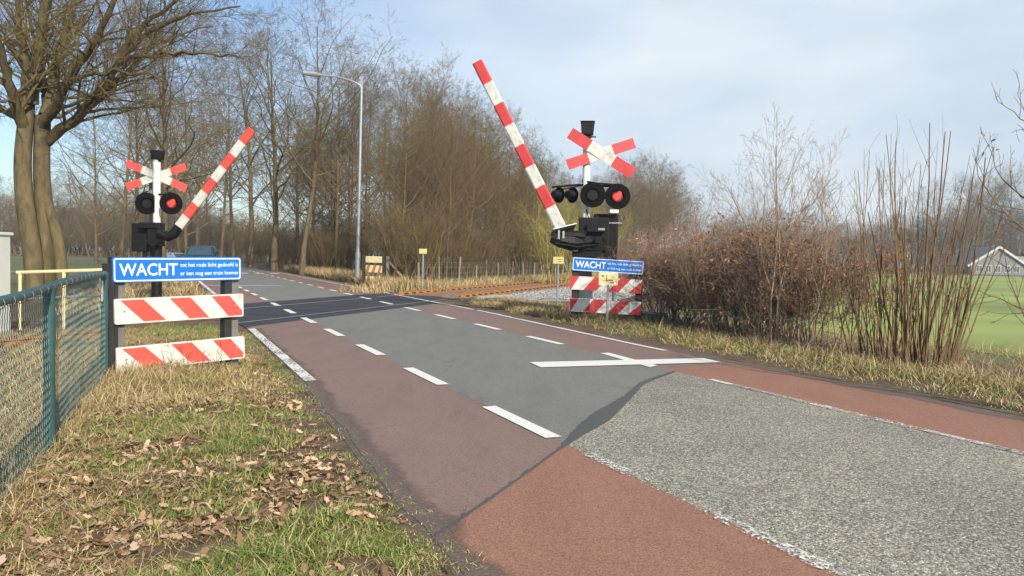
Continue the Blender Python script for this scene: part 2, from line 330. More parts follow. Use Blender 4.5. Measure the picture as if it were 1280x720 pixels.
lane('red_lane_near', OR, edgeR, -3, 8.6, 0, M['red_new'])
lane('red_lane', edgeL, OL, seam_s, bandn, 0, M['red_old'], 60)
lane('road', OL, OR, seam_s, bandn, .001, M['asphalt'], 60)
lane('red_lane', OR, edgeR, 8.6, bandn, 0, M['red_old'], 60)
lane('red_lane', edgeL, OL, bandf, 60, 0, M['red_old']); lane('road', OL, OR, bandf, 300, .001, M['asphalt_far']); lane('red_lane', OR, edgeR, bandf, 58, 0, M['red_old'])
lane('road', 1.5, OL, 60, 300, .001, M['asphalt_far']); lane('road', OR, 7.9, 58, 300, .001, M['asphalt_far'])
# crossing apron and rubber panels between the rails
def tsheet(name, t0, t1, m0, m1, z, m): return sheet(name, [TP(t0, m0), TP(t1, m0), TP(t1, m1), TP(t0, m1)], z, m)
lane('crossing_deck', lambda s: edgeL(s) - .1, 9.4, lambda o: bandn(o), lambda o: bandf(o), .004, M['panel'], 10)
sheet('crossing_apron', [TP(23.0, -9.7), TP(25.6, -9.7), TP(25.2, -14.2), TP(30.5, -14.2), RP(33, 8.7), RP(28, 8.8), RP(21.5, 8.75)][0:2] + [TP(25.2, -14.2), TP(29, -14.6), RP(30, 8.6), RP(22, 8.6)], -.001, M['dirt'])
def edge_dirt():
    m, n, l, b = newmat('dust and grit'); g = n.new('ShaderNodeNewGeometry'); a = n.new('ShaderNodeUVMap'); a.uv_map = 'across'
    sx = n.new('ShaderNodeSeparateXYZ'); l.new(a.outputs[0], sx.inputs[0]); nz = n.new('ShaderNodeTexNoise'); nz.inputs['Scale'].default_value = 2.2; nz.inputs['Detail'].default_value = 9; nz.inputs['Roughness'].default_value = .72; l.new(g.outputs['Position'], nz.inputs['Vector'])
    ad = n.new('ShaderNodeMath'); ad.operation = 'MULTIPLY_ADD'; l.new(nz.outputs['Fac'], ad.inputs[0]); ad.inputs[1].default_value = 1.3; l.new(sx.outputs[0], ad.inputs[2])
    r = ramp(n, [(.6, (0, 0, 0)), (1.15, (.85, .85, .85))]); l.new(ad.outputs[0], r.inputs[0])
    n2 = n.new('ShaderNodeTexNoise'); n2.inputs['Scale'].default_value = 60; n2.inputs['Detail'].default_value = 4; l.new(g.outputs['Position'], n2.inputs['Vector'])
    c = ramp(n, [(.35, (.10, .078, .065)), (.6, (.17, .13, .11)), (.75, (.28, .23, .19))]); l.new(n2.outputs['Fac'], c.inputs[0]); l.new(c.outputs[0], b.inputs['Base Color']); b.inputs['Roughness'].default_value = .95
    tr = n.new('ShaderNodeBsdfTransparent'); mxs = n.new('ShaderNodeMixShader'); l.new(r.outputs[0], mxs.inputs[0]); l.new(tr.outputs[0], mxs.inputs[1]); l.new(b.outputs[0], mxs.inputs[2]); l.new(mxs.outputs[0], n['Material Output'].inputs['Surface']); return m
M['grit'] = edge_dirt()
def grit_strip(f_edge, inw, s0, s1):
    vs = []; fs = []; uv = []; N_ = 90
    for i in range(N_ + 1):
        s = s0 + (s1 - s0) * i / N_
        for k, q in enumerate((0, .35, 1)): vs.append(RP(s, f_edge(s) + inw * q, .0022)); uv.append((.55 - .75 * q, 0))
    for i in range(N_):
        for k in range(2): fs.append((i * 3 + k, i * 3 + k + 1, i * 3 + k + 4, i * 3 + k + 3))
    b = MB(); b.add(vs, fs); o = b.build('road_edge_grit', M['grit']); lay = o.data.uv_layers.new(name='across')
    for lp in o.data.loops: lay.data[lp.index].uv = uv[lp.vertex_index]
    o['kind'] = 'structure'
grit_strip(lambda s: edgeL(s) - .01, .26, -1, 15.5); grit_strip(lambda s: edgeR(s) + .01, -.25, -1, 24)
# tar strip along the seam
b = MB()
wl_ = [.1, .16, .22, .26, .22, .3, .36, .2, .12]
for i in range(len(SEAM) - 1):
    if SEAM[i + 1][1] < 2.95: w0 = w1 = .018
    else: w0 = [.0, .02, .02, .18, .3, .13, .09, .06, .04][i]; w1 = [.02, .02, .18, .3, .13, .09, .06, .04, .03][i]
    k = 24
    for j in range(k):
        a0 = j / k; a1 = (j + 1) / k
        P = lambda a, side: (lambda s, o, w: RP(s + side * (w + abs(wob(o * 9, .012, 2, 1)) + abs(wob(o * 60, .011, 1.7, 1 + side))), o + side * w * .1))(SEAM[i][0] + (SEAM[i + 1][0] - SEAM[i][0]) * a, SEAM[i][1] + (SEAM[i + 1][1] - SEAM[i][1]) * a, w0 + (w1 - w0) * a)
        q = [P(a0, -.12), P(a1, -.12), P(a1, 1), P(a0, 1)]; b.add([(v.x, v.y, .005) for v in q], [(0, 3, 2, 1)])
o = b.build('tar_seam', M['tar']); tag(o, kind='structure')
# painted markings
def rect_r(b, s0, s1, o0, o1, sk=0): b.add([RP(s0, o0, .009), RP(s0 + sk, o1, .009), RP(s1 + sk, o1, .009), RP(s1, o0, .009)], [(0, 1, 2, 3)])
b = MB()
for k in range(-0, 22):
    s0 = 5.5 + 2.73 * k
    rect_r(b, s0, s0 + 1.38, OL - .075, OL + .075)
for k in range(0, 20):
    s0 = 11.55 + 2.68 * k; rect_r(b, s0, s0 + 1.35, OR - .06, OR + .09)
b.build('dashed_lane_lines', M['paint'])['kind'] = 'structure'
b = MB()
Q = lambda L: b.add([(G(*p).x, G(*p).y, .013 if b.v else .011) for p in L], [(0, 1, 2, 3)])
Q([(662, 453.5), (676, 460), (902, 453.5), (880, 448.5)])
b.add([(G(*p).x, G(*p).y, .009) for p in [(750, 442), (761, 441.5), (822, 457.5), (812, 459.5)]], [(0, 1, 2, 3)])
b.build('painted_cross', M['paint'])['kind'] = 'structure'
b = MB(); N_ = 24
def line_f(f, s0, s1, w, n=24):
    for i in range(n):
        a = s0 + (s1 - s0) * i / n; c = s0 + (s1 - s0) * (i + 1) / n
        b.add([RP(a, f(a), .009), RP(a, f(a) + w, .009), RP(c, f(c) + w, .009), RP(c, f(c), .009)], [(0, 1, 2, 3)])
line_f(lambda s: 7.62 + min(.4, max(0, (s - 11) * .05)), 10.3, 31, .1); line_f(lambda s: 7.95, 32.5, 60, .1)
line_f(lambda s: 1.62, 26, 60, .12)
rect_r(b, 35.2, 35.45, 1.6, 4.9)
for k in range(9): rect_r(b, 55 + .0 * k, 56.6, -1.4 + k * 1.05, -.8 + k * 1.05)
b.build('road_edge_lines', M['paint'])['kind'] = 'structure'
b = MB(); line_f(lambda s: 1.52, 8.95, 15.4, .14); b.build('worn_edge_line', M['paint_worn'])['kind'] = 'structure'
b = MB(); line_f(lambda s: OL - .05, -2, 4.95, .11); line_f(lambda s: OR - .05, -2, 7.2, .11); b.build('faded_lane_lines', M['paint_very_worn'])['kind'] = 'structure'
b = MB(); line_f(lambda s: OR - .04, 6.0, 7.6, .09); line_f(lambda s: OR - .04, 3.2, 4.6, .09); b.build('faded_lane_dashes', M['paint_worn'])['kind'] = 'structure'

# ------------------------------------------------------------------ track
Zu = Vector((0, 0, 1))
RA, RB = -12.93, -10.42
trk = thing('railway_track', 'rusty single railway track on grey ballast crossing the road', 'railway track', TP(22, -11.7))
def rail(m, t0, t1):
    prof = [(-.075, 0), (.075, 0), (.075, .02), (.014, .035), (.014, .115), (.036, .125), (.036, .155), (-.036, .155), (-.036, .125), (-.014, .115), (-.014, .035), (-.075, .02)]
    b = MB(); b.prism(prof, TP(0, m, .0), TM, Vector((0, 0, 1)), TD, t0, t1, 0)
    b.box(TP((t0 + t1) / 2, m, .157), (.06, t1 - t0, .004), (TM, TD, Vector((0, 0, 1))), 1); return b
for m_ in (RA, RB): rail(m_, 25.6, 170).build('rail', [M['rust'], M['railtop']], trk)
for m_ in (RA, RB): rail(m_, -30, 10.2).build('rail', [M['rust'], M['railtop']], trk)
for t_ in list(np.arange(26, 74, .66)) + list(np.arange(-6, 10, .66)):
    b = MB(); b.box(TP(t_, (RA + RB) / 2, -.01), (3.7, .25, .09), (TM, TD, Vector((0, 0, 1))))
    for m_ in (RA, RB):
        for sgn in (-1, 1): b.box(TP(t_, m_ + sgn * .1, .05), (.1, .12, .06), (TM, TD, Vector((0, 0, 1))), 1)
    b.build('sleeper', [M['sleeper'], M['clip']], trk)
# flush rails in the deck: bright running faces
for m_ in (RA, RB):
    b = MB(); t0 = 11.6 if m_ == RB else 14.6; t1 = 25.6
    b.box(TP((t0 + t1) / 2, m_, .006), (.07, t1 - t0, .01), (TM, TD, Vector((0, 0, 1)))); b.build('rail', M['steel'], trk)
b = MB()
for m_ in (RA, RB):
    t0 = 11.6 if m_ == RB else 14.6
    for dm in (-.075, .075): b.box(TP((t0 + 25.6) / 2, m_ + dm, .003), (.06, 25.6 - t0, .005), (TM, TD, Zu))
b.build('flange_groove', M['black_matt'], trk)
for m0, m1, ts in ((-14.1, RA - .12, 15.4), (RA + .12, RB - .12, 13.4), (RB + .12, -9.8, 11.4)):
    for t_ in np.arange(ts, 25, 1.8): MB().box(TP(t_, (m0 + m1) / 2, .004), (m1 - m0, .018, .005), (TM, TD, Zu)).build('panel_joint', M['black_matt'], trk)
# ballast
def stones(name, sampler, n, r0, r1, m, z=.0):
    base = np.array([(1, 0, 0), (-1, 0, 0), (0, 1, 0), (0, -1, 0), (0, 0, .8), (0, 0, -.5)], float)
    fs = np.array([(0, 2, 4), (2, 1, 4), (1, 3, 4), (3, 0, 4), (2, 0, 5), (1, 2, 5), (3, 1, 5), (0, 3, 5)])
    P = np.array([sampler() for _ in range(n)]); r = rng.uniform(r0, r1, n)
    sc = rng.uniform(.6, 1.2, (n, 6, 3)); a = rng.uniform(0, 6.28, n); ca, sa = np.cos(a), np.sin(a)
    V = base[None] * sc * r[:, None, None]; tl = rng.normal(0, .4, (n, 1)); 
    X = V[..., 0] * ca[:, None] - V[..., 1] * sa[:, None]; Y = V[..., 0] * sa[:, None] + V[..., 1] * ca[:, None]; Z = V[..., 2] + X * tl
    V = np.stack([X, Y, Z], -1) + P[:, None, :]
    L = (fs[None] + (np.arange(n) * 6)[:, None, None]).reshape(-1)
    return link(name, npmesh(name, V.reshape(-1, 3), L, np.full(n * 8, 3)), m)
tsheet('ballast', 24, 190, -9.0, -14.3, -.008, mat('ballast bed', (.28, .28, .27), .9, 0, .4, 30, 1))
sheet('ballast', [TP(24.2, -9.3), TP(60, -9.3), TP(60, -4.2), TP(27, -5.2)], -.005, mat('ballast shoulder', (.28, .28, .28), .9, 0, .4, 30, 1))
def bs():
    t = rng.uniform(24.3, 62); m_ = rng.uniform(-9.6, -5.0) if t > 27 else rng.uniform(-9.5, -7.6)
    v = TP(t, m_, .02 + .02 * rng.random()); return v[:]
o = stones('ballast_stones', bs, 26000, .025, .055, M['stone']); tag(o, 'grey ballast stones beside the rusty rails', 'ballast', kind='stuff')
def bs2():
    v = TP(rng.uniform(-4, 10), rng.uniform(-14.5, -8.6), .01); return v[:]
o = stones('ballast_stones', bs2, 9000, .025, .05, M['stone']); tag(o, 'grey ballast stones behind the wire fence on the left', 'ballast', kind='stuff')
o = MB().box(TP(26.3, -9.35, .03), (.75, 1.9, .1), (TM, TD, Vector((0, 0, 1)))).build('concrete_slab', M['slab'], bevel=.02)
tag(o, 'pale concrete slab where the near rail leaves the road', 'slab')

# ------------------------------------------------------------------ plants generators
def batch_tubes(name, lines, mats_by_r=None):
    """lines: list of (pts[n,3], rad[n]). returns mesh"""
    groups = {}
    for p, r in lines:
        k = 8 if r[0] > .09 else (5 if r[0] > .02 else 3); groups.setdefault((len(p), k), []).append((p, r))
    VV = []; LL = []; SS = []; base = 0
    for (n, k), g in groups.items():
        P = np.array([q[0] for q in g]); R = np.array([q[1] for q in g]); B = len(g)
        T = np.empty_like(P); T[:, 1:-1] = P[:, 2:] - P[:, :-2]; T[:, 0] = P[:, 1] - P[:, 0]; T[:, -1] = P[:, -1] - P[:, -2]
        T /= np.linalg.norm(T, axis=-1, keepdims=True) + 1e-9
        mt = T.mean(1); ref = np.where(np.abs(mt[:, 2:3]) < .8, np.array([[0, 0, 1.]]), np.array([[1., 0, 0]]))[:, None, :]
        U = np.cross(T, ref); U /= np.linalg.norm(U, axis=-1, keepdims=True) + 1e-9; W = np.cross(T, U)
        a = np.arange(k) * 2 * np.pi / k
        V = P[:, :, None, :] + (U[:, :, None, :] * np.cos(a)[None, None, :, None] + W[:, :, None, :] * np.sin(a)[None, None, :, None]) * R[:, :, None, None]
        VV.append(V.reshape(-1, 3))
        i = np.arange(n - 1)[:, None]; j = np.arange(k)[None]; j2 = (j + 1) % k
        q = np.stack([i * k + j, i * k + j2, (i + 1) * k + j2, (i + 1) * k + j], -1).reshape(-1, 4)
        L = q[None] + (base + np.arange(B) * n * k)[:, None, None]
        LL.append(L.reshape(-1)); SS.append(np.full(B * len(q), 4)); base += B * n * k
    return npmesh(name, np.concatenate(VV), np.concatenate(LL), np.concatenate(SS))
def unit(v): return v / (np.linalg.norm(v) + 1e-9)
TW = [.0022, .004]
def grow(lines, p, d, L, r, lvl, cfg, R):
    """random branch with children; cfg[lvl] = (segs, wiggle, up, nchild, lenratio, angle, radratio)"""
    segs, wig, up, nch, lr, ang, rr = cfg[lvl]
    pts = [p]; rad = [r]; ds = [d]; step = L / segs
    for i in range(segs):
        d = unit(d + R.normal(0, wig, 3) + np.array([0, 0, up])); p = p + d * step; pts.append(p); ds.append(d)
        rad.append(max(r * (1 - (i + 1) / segs * (.72 if lvl < 2 else .8)), TW[0]))
    lines.append((np.array(pts), np.array(rad), lvl))
    if lvl + 1 < len(cfg):
        n = max(1, int(nch * R.uniform(.8, 1.2)))
        kids(lines, pts, ds, rad, L, n, lvl, cfg, R)
def kids(lines, pts, ds, rad, L, n, lvl, cfg, R, lo=.22):
    _, _, _, _, lr, ang, rr = cfg[lvl]; segs = len(pts) - 1
    for c in range(n):
        f = lo + (1 - lo) * ((c + R.random()) / n); x = f * segs; i = min(int(x), segs - 1); u = x - i
        q = pts[i] * (1 - u) + pts[i + 1] * u; dd = ds[min(i + 1, segs)]; rq = rad[i] * (1 - u) + rad[i + 1] * u
        perp = unit(np.cross(dd, R.normal(0, 1, 3))); a = math.radians(ang * R.uniform(.7, 1.3))
        nd = unit(dd * math.cos(a) + perp * math.sin(a)); cl = L * lr * ((1.15 - .75 * f) if lvl else (.75 + .8 * f - 1.15 * f * f) * 1.15) * R.uniform(.7, 1.2)
        grow(lines, q, nd, cl, min(rq * .85, max(rq * rr, TW[1])), lvl + 1, cfg, R)
def tree_parts(lines, cut=0):
    tr = [(a, b) for a, b, l in lines if l <= cut]; cw = [(a, b) for a, b, l in lines if l > cut]; return tr, cw
def make_tree(name, label, cat, group, seed, h, r, cfg, bark, twig, n1, lo=.3, lean=.02):
    R = np.random.default_rng(seed); lines = []
    segs = 9; pts = [np.zeros(3)]; rad = [r * 1.25]; d = np.array([0, 0, 1.]); ds = [d]
    for i in range(segs):
        d = unit(d + R.normal(0, .045, 3) + np.array([0, 0, .08])); pts.append(pts[-1] + d * h / segs); ds.append(d); rad.append(r * (1 - .93 * ((i + 1) / segs)) + .006)
    lines.append((np.array(pts), np.array(rad), 0)); kids(lines, pts, ds, rad, h, n1, 0, cfg, R, lo)
    t = thing(name, label, cat, (0, 0, 0), group); a, b = tree_parts(lines)
    link('trunk', batch_tubes('trunk', a), bark, t, True); link('crown', batch_tubes('crown', b), twig, t); return t
T_CFG = [(9, 0, 0, 18, .42, 48, .5), (7, .13, .05, 8, .55, 48, .5), (5, .16, .04, 6, .55, 46, .55), (4, .18, .02, 5, .6, 44, .55), (3, .15, .02, 0, 0, 0, 0)]
def shrub(name, label, cat, group, seed, h, nst, spread, cfg, twig, r=.03, leaves=0, leafmat=None):
    R = np.random.default_rng(seed); lines = []
    for i in range(nst):
        a = R.uniform(0, 6.28); sp = spread * math.sqrt(R.random()); p = np.array([math.cos(a) * sp, math.sin(a) * sp, -.03])
        d = unit(np.array([math.cos(a) * .35 * R.random(), math.sin(a) * .35 * R.random(), 1.]) + R.normal(0, .1, 3))
        grow(lines, p, d, h * R.uniform(.6, 1.05), r * R.uniform(.6, 1.2), 0, cfg, R)
    t = thing(name, label, cat, (0, 0, 0), group)
    a, b = tree_parts(lines); link('stems', batch_tubes('stems', a), twig, t); link('twigs', batch_tubes('twigs', b), twig, t)
    if leaves:
        P = np.concatenate([q[0][1:] for q in lines if q[2] >= 1]); P = P[R.integers(0, len(P), leaves)] + R.normal(0, .03, (leaves, 3))
        link('dead_leaves', leaf_mesh('dead_leaves', P, R, .028, .05), leafmat, t)
    return t
def leaf_mesh(name, P, R, s0, s1, flat=False):
    n = len(P); s = R.uniform(s0, s1, n)
    out_ = [(-1, 0), (-.55, .32), (-.3, .2), (.05, .42), (.3, .24), (.6, .34), (1, 0), (.6, -.34), (.3, -.24), (.05, -.42), (-.3, -.2), (-.55, -.32)]
    k = len(out_); A = np.array([(x, y, 0) for x, y in out_], float); A[:, 2] = .35 * (A[:, 0] ** 2) + .5 * np.abs(A[:, 1])
    U = R.normal(0, 1, (n, 3)); 
    if flat: U[:, 2] *= .3
    U /= np.linalg.norm(U, axis=1, keepdims=True); N = R.normal(0, 1, (n, 3))
    if flat: N = N * .35 + np.array([0, 0, 1.])
    V = np.cross(N, U); V /= np.linalg.norm(V, axis=1, keepdims=True); N = np.cross(U, V)
    cz = R.uniform(-1, 1.3, n)[:, None, None]
    X = P[:, None, :] + s[:, None, None] * (U[:, None, :] * A[None, :, 0:1] + V[:, None, :] * A[None, :, 1:2] + N[:, None, :] * A[None, :, 2:3] * cz)
    return npmesh(name, X.reshape(-1, 3), np.arange(n * k), np.full(n, k))
def blades(name, P, hgt, wid, lean, m, R=rng):
    """P[n,3], hgt[n], lean[n] (horizontal run / height)"""
    n = len(P); a = R.uniform(0, 6.28, n); b_ = R.uniform(0, 6.28, n)
    Lx, Ly = np.cos(a) * lean * hgt, np.sin(a) * lean * hgt; wx, wy = np.cos(b_) * wid / 2, np.sin(b_) * wid / 2
    hz = hgt / np.sqrt(1 + lean ** 2 * .6)
    bl = P + np.stack([-wx, -wy, 0 * wx], -1); br = P + np.stack([wx, wy, 0 * wx], -1)
    md = P + np.stack([Lx * .35, Ly * .35, hz * .62], -1); ml = md + np.stack([-wx * .8, -wy * .8, 0 * wx], -1); mr = md + np.stack([wx * .8, wy * .8, 0 * wx], -1)
    tp = P + np.stack([Lx, Ly, hz], -1)
    V = np.stack([bl, br, ml, mr, tp], 1).reshape(-1, 3); o5 = (np.arange(n) * 5)[:, None]
    L = np.concatenate([o5 + np.array([[0, 1, 3, 2]]), o5 + np.array([[2, 3, 4]])], 1).reshape(-1)
    return link(name, npmesh(name, V, L, np.tile([4, 3], n)), m)
_ph = rng.uniform(0, 6.28, (12,)); _di = rng.uniform(0, 6.28, (12,))
def vn(x, y, f):
    v = 0
    for i in range(6): v = v + np.sin((x * np.cos(_di[i]) + y * np.sin(_di[i])) * f * (1 + .35 * i) + _ph[i] + 1.3 * np.sin((x * np.sin(_di[i + 6]) + y * np.cos(_di[i + 6])) * f * .7 + _ph[i + 6]))
    return v / 6

# ------------------------------------------------------------------ verge, left foreground
def to_xy(s, o): return np.stack([s * RD.x + o * RN.x, s * RD.y + o * RN.y], -1)
def hgt_verge(x, y, o):
    edge = np.clip((1.3 - o) / .5, 0, 1)
    return -.006 * (1 - edge) + edge * (.02 + .05 * (vn(x, y, 2.3) + .3) + .035 * vn(x + 3, y, 8) + .02 * vn(x, y + 5, 23))
S_, O_ = np.meshgrid(np.linspace(0, 17, 340), np.linspace(-4.5, 1.38, 120), indexing='ij')
XY = to_xy(S_, O_); Z_ = hgt_verge(XY[..., 0], XY[..., 1], O_)
V_ = np.concatenate([XY, Z_[..., None]], -1).reshape(-1, 3); a_, b_ = S_.shape
i_ = np.arange(a_ - 1)[:, None]; j_ = np.arange(b_ - 1)[None]
q_ = np.stack([i_ * b_ + j_, i_ * b_ + j_ + 1, (i_ + 1) * b_ + j_ + 1, (i_ + 1) * b_ + j_], -1).reshape(-1)
o = link('grass_verge', npmesh('grass_verge', V_, q_, np.full((a_ - 1) * (b_ - 1), 4)), M['soil'], None, True); tag(o, kind='structure')
def scatter(n, s0, s1, o0, o1, bias=1.0):
    s = s0 + (s1 - s0) * rng.random(n) ** bias; o = rng.uniform(o0, o1, n); xy = to_xy(s, o); return s, o, xy
def with_z(s, o, xy, f=hgt_verge): return np.concatenate([xy, f(xy[:, 0], xy[:, 1], o)[:, None]], 1)
# green grass
s, o, xy = scatter(420000, 2.2, 15.5, -3.2, 1.5, 1.45)
g = vn(xy[:, 0], xy[:, 1], 2.0) + .55 * vn(xy[:, 0] + 9, xy[:, 1], 5.5) + .45 * np.clip((o + .3), -1, .6) - .1
bare = vn(xy[:, 0] - 4, xy[:, 1] + 2, 3.4)
k = (rng.random(len(s)) < np.clip(.2 + 1.3 * g, .04, 1)) & (bare < .3) & (o < 1.28 + np.clip((s - 3.5) * .04, 0, .28) + .05 * np.sin(s * 9) + .03 * np.sin(s * 31) + rng.uniform(-.1, .1, len(s)))
P = with_z(s[k], o[k], xy[k]); nk = k.sum(); edge_ = np.clip((1.35 - o[k]) / .7, .25, 1)
tag(blades('grass', P, rng.uniform(.03, .11, nk) * edge_ * np.clip(1 + 1.3 * vn(xy[k, 0], xy[k, 1] + 3, 13), .35, 1.9), .0055, rng.uniform(.2, 2.0, nk), M['grass']), 'short green grass on the near left verge', 'grass', kind='stuff')
# straw
s, o, xy = scatter(330000, 2.0, 15, -3.6, 1.45, 1.4)
w = .25 + .75 * np.clip((-o + .3) / 1.2, 0, 1) + .35 * (vn(xy[:, 0] + 5, xy[:, 1], 2.2)) + .25 * np.clip((s - 7) / 3, 0, 1)
bare = vn(xy[:, 0] - 4, xy[:, 1] + 2, 3.4)
k = (rng.random(len(s)) < w) & (bare < .5); P = with_z(s[k], o[k], xy[k]); nk = k.sum()
tall = np.clip(.75 + .8 * vn(xy[k, 0], xy[k, 1] + 8, 1.6) + .9 * vn(xy[k, 0] + 2, xy[k, 1], 11), .2, 2.0)
tag(blades('dry_grass', P, rng.uniform(.035, .115, nk) * tall * np.clip((1.5 - o[k]), .3, 1.1), .005, rng.uniform(.5, 3.0, nk), M['straw']), 'matted straw coloured grass on the near left verge', 'dry grass', kind='stuff')
# tall straw along the wire fence foot
FA, FB = Vector((-4.42, 8.15, 0)), Vector((-2.02, 2.2, 0))
def fence_pt(n, w0, w1):
    t = rng.random(n); d = (FB - FA).normalized(); nn = Vector((-d.y, d.x, 0))
    if nn.x < 0: nn = -nn
    off = rng.uniform(w0, w1, n); x = FA.x + (FB.x - FA.x) * t + nn.x * off; y = FA.y + (FB.y - FA.y) * t + nn.y * off
    return np.stack([x, y, 0 * x + .02], -1)
P = fence_pt(11000, -.6, .12); n = len(P)
tag(blades('tall_dry_grass', P, rng.uniform(.06, .27, n) * rng.random(n) ** .7, .0045, rng.uniform(.1, 1.1, n), M['straw']), 'tall dry grass growing through the foot of the wire fence', 'dry grass', kind='stuff')
# around left board and along road edge farther
s, o, xy = scatter(60000, 6.6, 11.5, -1.6, 1.3); k = rng.random(len(s)) < np.clip((s - 6.6) / 2.2, 0, 1) * np.clip(.6 + .8 * vn(xy[:, 0] * 1., xy[:, 1], 4), .1, 1); s, o, xy = s[k], o[k], xy[k]; hh = rng.uniform(.04, .26, len(s)) * np.clip((1.35 - o) / 1.2, .12, 1) * np.clip((s - 6) / 2.5, .3, 1)
tag(blades('tall_dry_grass', with_z(s, o, xy), hh, .006, rng.uniform(.2, 1.6, len(s)), M['straw']), 'tall dry grass around the left barrier board', 'dry grass', kind='stuff')
# weeds in front of the board
b = []
for i in range(26):
    p = np.array([rng.uniform(-4.3, -2.7), rng.uniform(8.1, 9.0), .03]); grow(b, p, unit(np.array([rng.normal(0, .15), rng.normal(0, .15), 1])), rng.uniform(.2, .55), .004, 0, [(5, .12, .05, 6, .3, 45, .7), (3, .2, .05, 0, 0, 0, 0)], rng)
tag(link('dry_weeds', batch_tubes('dry_weeds', [(x[0], x[1]) for x in b]), M['twig']), 'thin dry weed stalks in front of the left barrier board', 'weeds', kind='stuff')
# leaves
n = 9000
s = rng.uniform(2.0, 11, n); o = rng.uniform(-3, 1.3, n)
xy = to_xy(s, o); k = rng.random(n) < np.clip(.3 + .8 * vn(xy[:, 0] + 2, xy[:, 1] + 7, 3.1) + .35 * np.clip(-o, 0, 1), 0, 1)
s, o = s[k], o[k]
for c in range(90):
    cs, co = rng.uniform(2.2, 8), rng.uniform(-2.6, 1.1); m_ = rng.integers(20, 70); s = np.append(s, cs + rng.normal(0, .16, m_)); o = np.append(o, co + rng.normal(0, .16, m_))
xy = to_xy(s, o); P = with_z(s, o, xy); P[:, 2] += rng.uniform(.012, .045, len(s)); k = o < 1.25
tag(link('fallen_leaves', leaf_mesh('fallen_leaves', P[k], rng, .018, .05, True), M['fallen']), 'curled brown oak leaves lying on the left verge', 'leaves', kind='stuff')

s = rng.uniform(1.9, 4.6, 900); o = np.clip(rng.normal(-1.5, .8, 900), -3, 1.1); xy = to_xy(s, o); k = rng.random(900) < np.clip(.55 + .9 * vn(xy[:, 0], xy[:, 1], 4.5), 0, 1); P = with_z(s[k], o[k], xy[k]); P[:, 2] += rng.uniform(.03, .07, k.sum())
tag(link('fallen_leaves', leaf_mesh('fallen_leaves', P, rng, .028, .06, True), M['fallen']), 'large pale brown leaves in drifts at the bottom left corner', 'leaves', kind='stuff')

# right verge
def hz(x, y, o): return 0 * x + .03 * np.clip((o - 8.1), 0, 1) + .02 * vn(x, y, 3) - np.clip(o - 9.4, 0, 1.0) * .16
S_, O_ = np.meshgrid(np.linspace(-2, 24, 200), np.linspace(8.0, 11.2, 30), indexing='ij'); XY = to_xy(S_, O_); Z_ = hz(XY[..., 0], XY[..., 1], O_)
V_ = np.concatenate([XY, Z_[..., None]], -1).reshape(-1, 3); a_, b_ = S_.shape; i_ = np.arange(a_ - 1)[:, None]; j_ = np.arange(b_ - 1)[None]
q_ = np.stack([i_ * b_ + j_, i_ * b_ + j_ + 1, (i_ + 1) * b_ + j_ + 1, (i_ + 1) * b_ + j_], -1).reshape(-1)
tag(link('right_verge', npmesh('right_verge', V_, q_, np.full((a_ - 1) * (b_ - 1), 4)), M['soil'], None, True), kind='structure')
n = 75000; s = rng.uniform(1, 23.5, n); o = 8.2 + .12 * np.sin(s * 2.3) + .08 * np.sin(s * 7.1) + np.clip((s - 9) * .055, 0, .8) + rng.uniform(0, 1, n) ** .85 * 1.7; xy = to_xy(s, o)
k = rng.random(n) < np.clip(.6 + .7 * vn(xy[:, 0], xy[:, 1], 4), .12, 1); P = with_z(s[k], o[k], xy[k], hz); nk = k.sum(); pz = rng.random(nk)
kk = rng.random(nk) < .42
dist = o[k] - 8.1
hh = rng.uniform(.03, .135, nk) * np.clip(dist * 1.5, .2, 1.2) * np.clip(1 + 1.4 * vn(P[:, 0], P[:, 1], 9), .3, 2)
tag(blades('grass', P[kk], hh[kk], .008, rng.uniform(.2, 1.5, kk.sum()), M['grass']), 'tufted green grass on the right verge', 'grass', kind='stuff')
tag(blades('dry_grass', P[~kk], hh[~kk] * 1.3, .008, rng.uniform(.4, 2.2, (~kk).sum()), M['straw']), 'dry straw grass on the right verge', 'dry grass', kind='stuff')
# ditch reeds
n = 46000; s = rng.uniform(.5, 15, n); o = rng.uniform(9.3, 14.2, n) ; xy = to_xy(s, o); P = with_z(s, o, xy, hz)
hh = rng.uniform(.1, .5, n) * (.55 + .45 * vn(xy[:, 0], xy[:, 1], 3)); hh = np.clip(hh, .05, .5)
tag(blades('tall_dry_grass', P, hh, .007, rng.uniform(.2, 1.8, n), M['straw']), 'pale withered grass in the ditch below the hedge', 'dry grass', kind='stuff')
# straw by the wood edge and along the track
n = 26000; s = rng.uniform(30, 62, n); o = 8.9 + rng.random(n) ** 1.5 * 2.2; P = np.concatenate([to_xy(s, o), np.zeros((n, 1))], 1)
tag(blades('tall_dry_grass', P, rng.uniform(.15, .8, n) * (.5 + .5 * rng.random(n)), .025, rng.uniform(.1, .9, n), M['straw']), 'tall straw grass along the edge of the wood', 'dry grass', kind='stuff')
n = 16000; t = rng.uniform(26, 90, n); m_ = rng.uniform(-15.8, -13.9, n); P = np.stack([t * TD.x + m_ * TM.x, t * TD.y + m_ * TM.y, 0 * t], -1)
tag(blades('tall_dry_grass', P, rng.uniform(.1, .55, n), .02, rng.uniform(.1, 1.2, n), M['straw']), 'dry grass at the foot of the trackside fence', 'dry grass', kind='stuff')
n = 34000; s = rng.uniform(15, 25, n); o = 8.75 + rng.random(n) * 2.3; P = np.concatenate([to_xy(s, o), np.zeros((n, 1))], 1)
P_t = P[:, 0] * TM.x + P[:, 1] * TM.y; k = (P_t > -8.6); P = P[k]
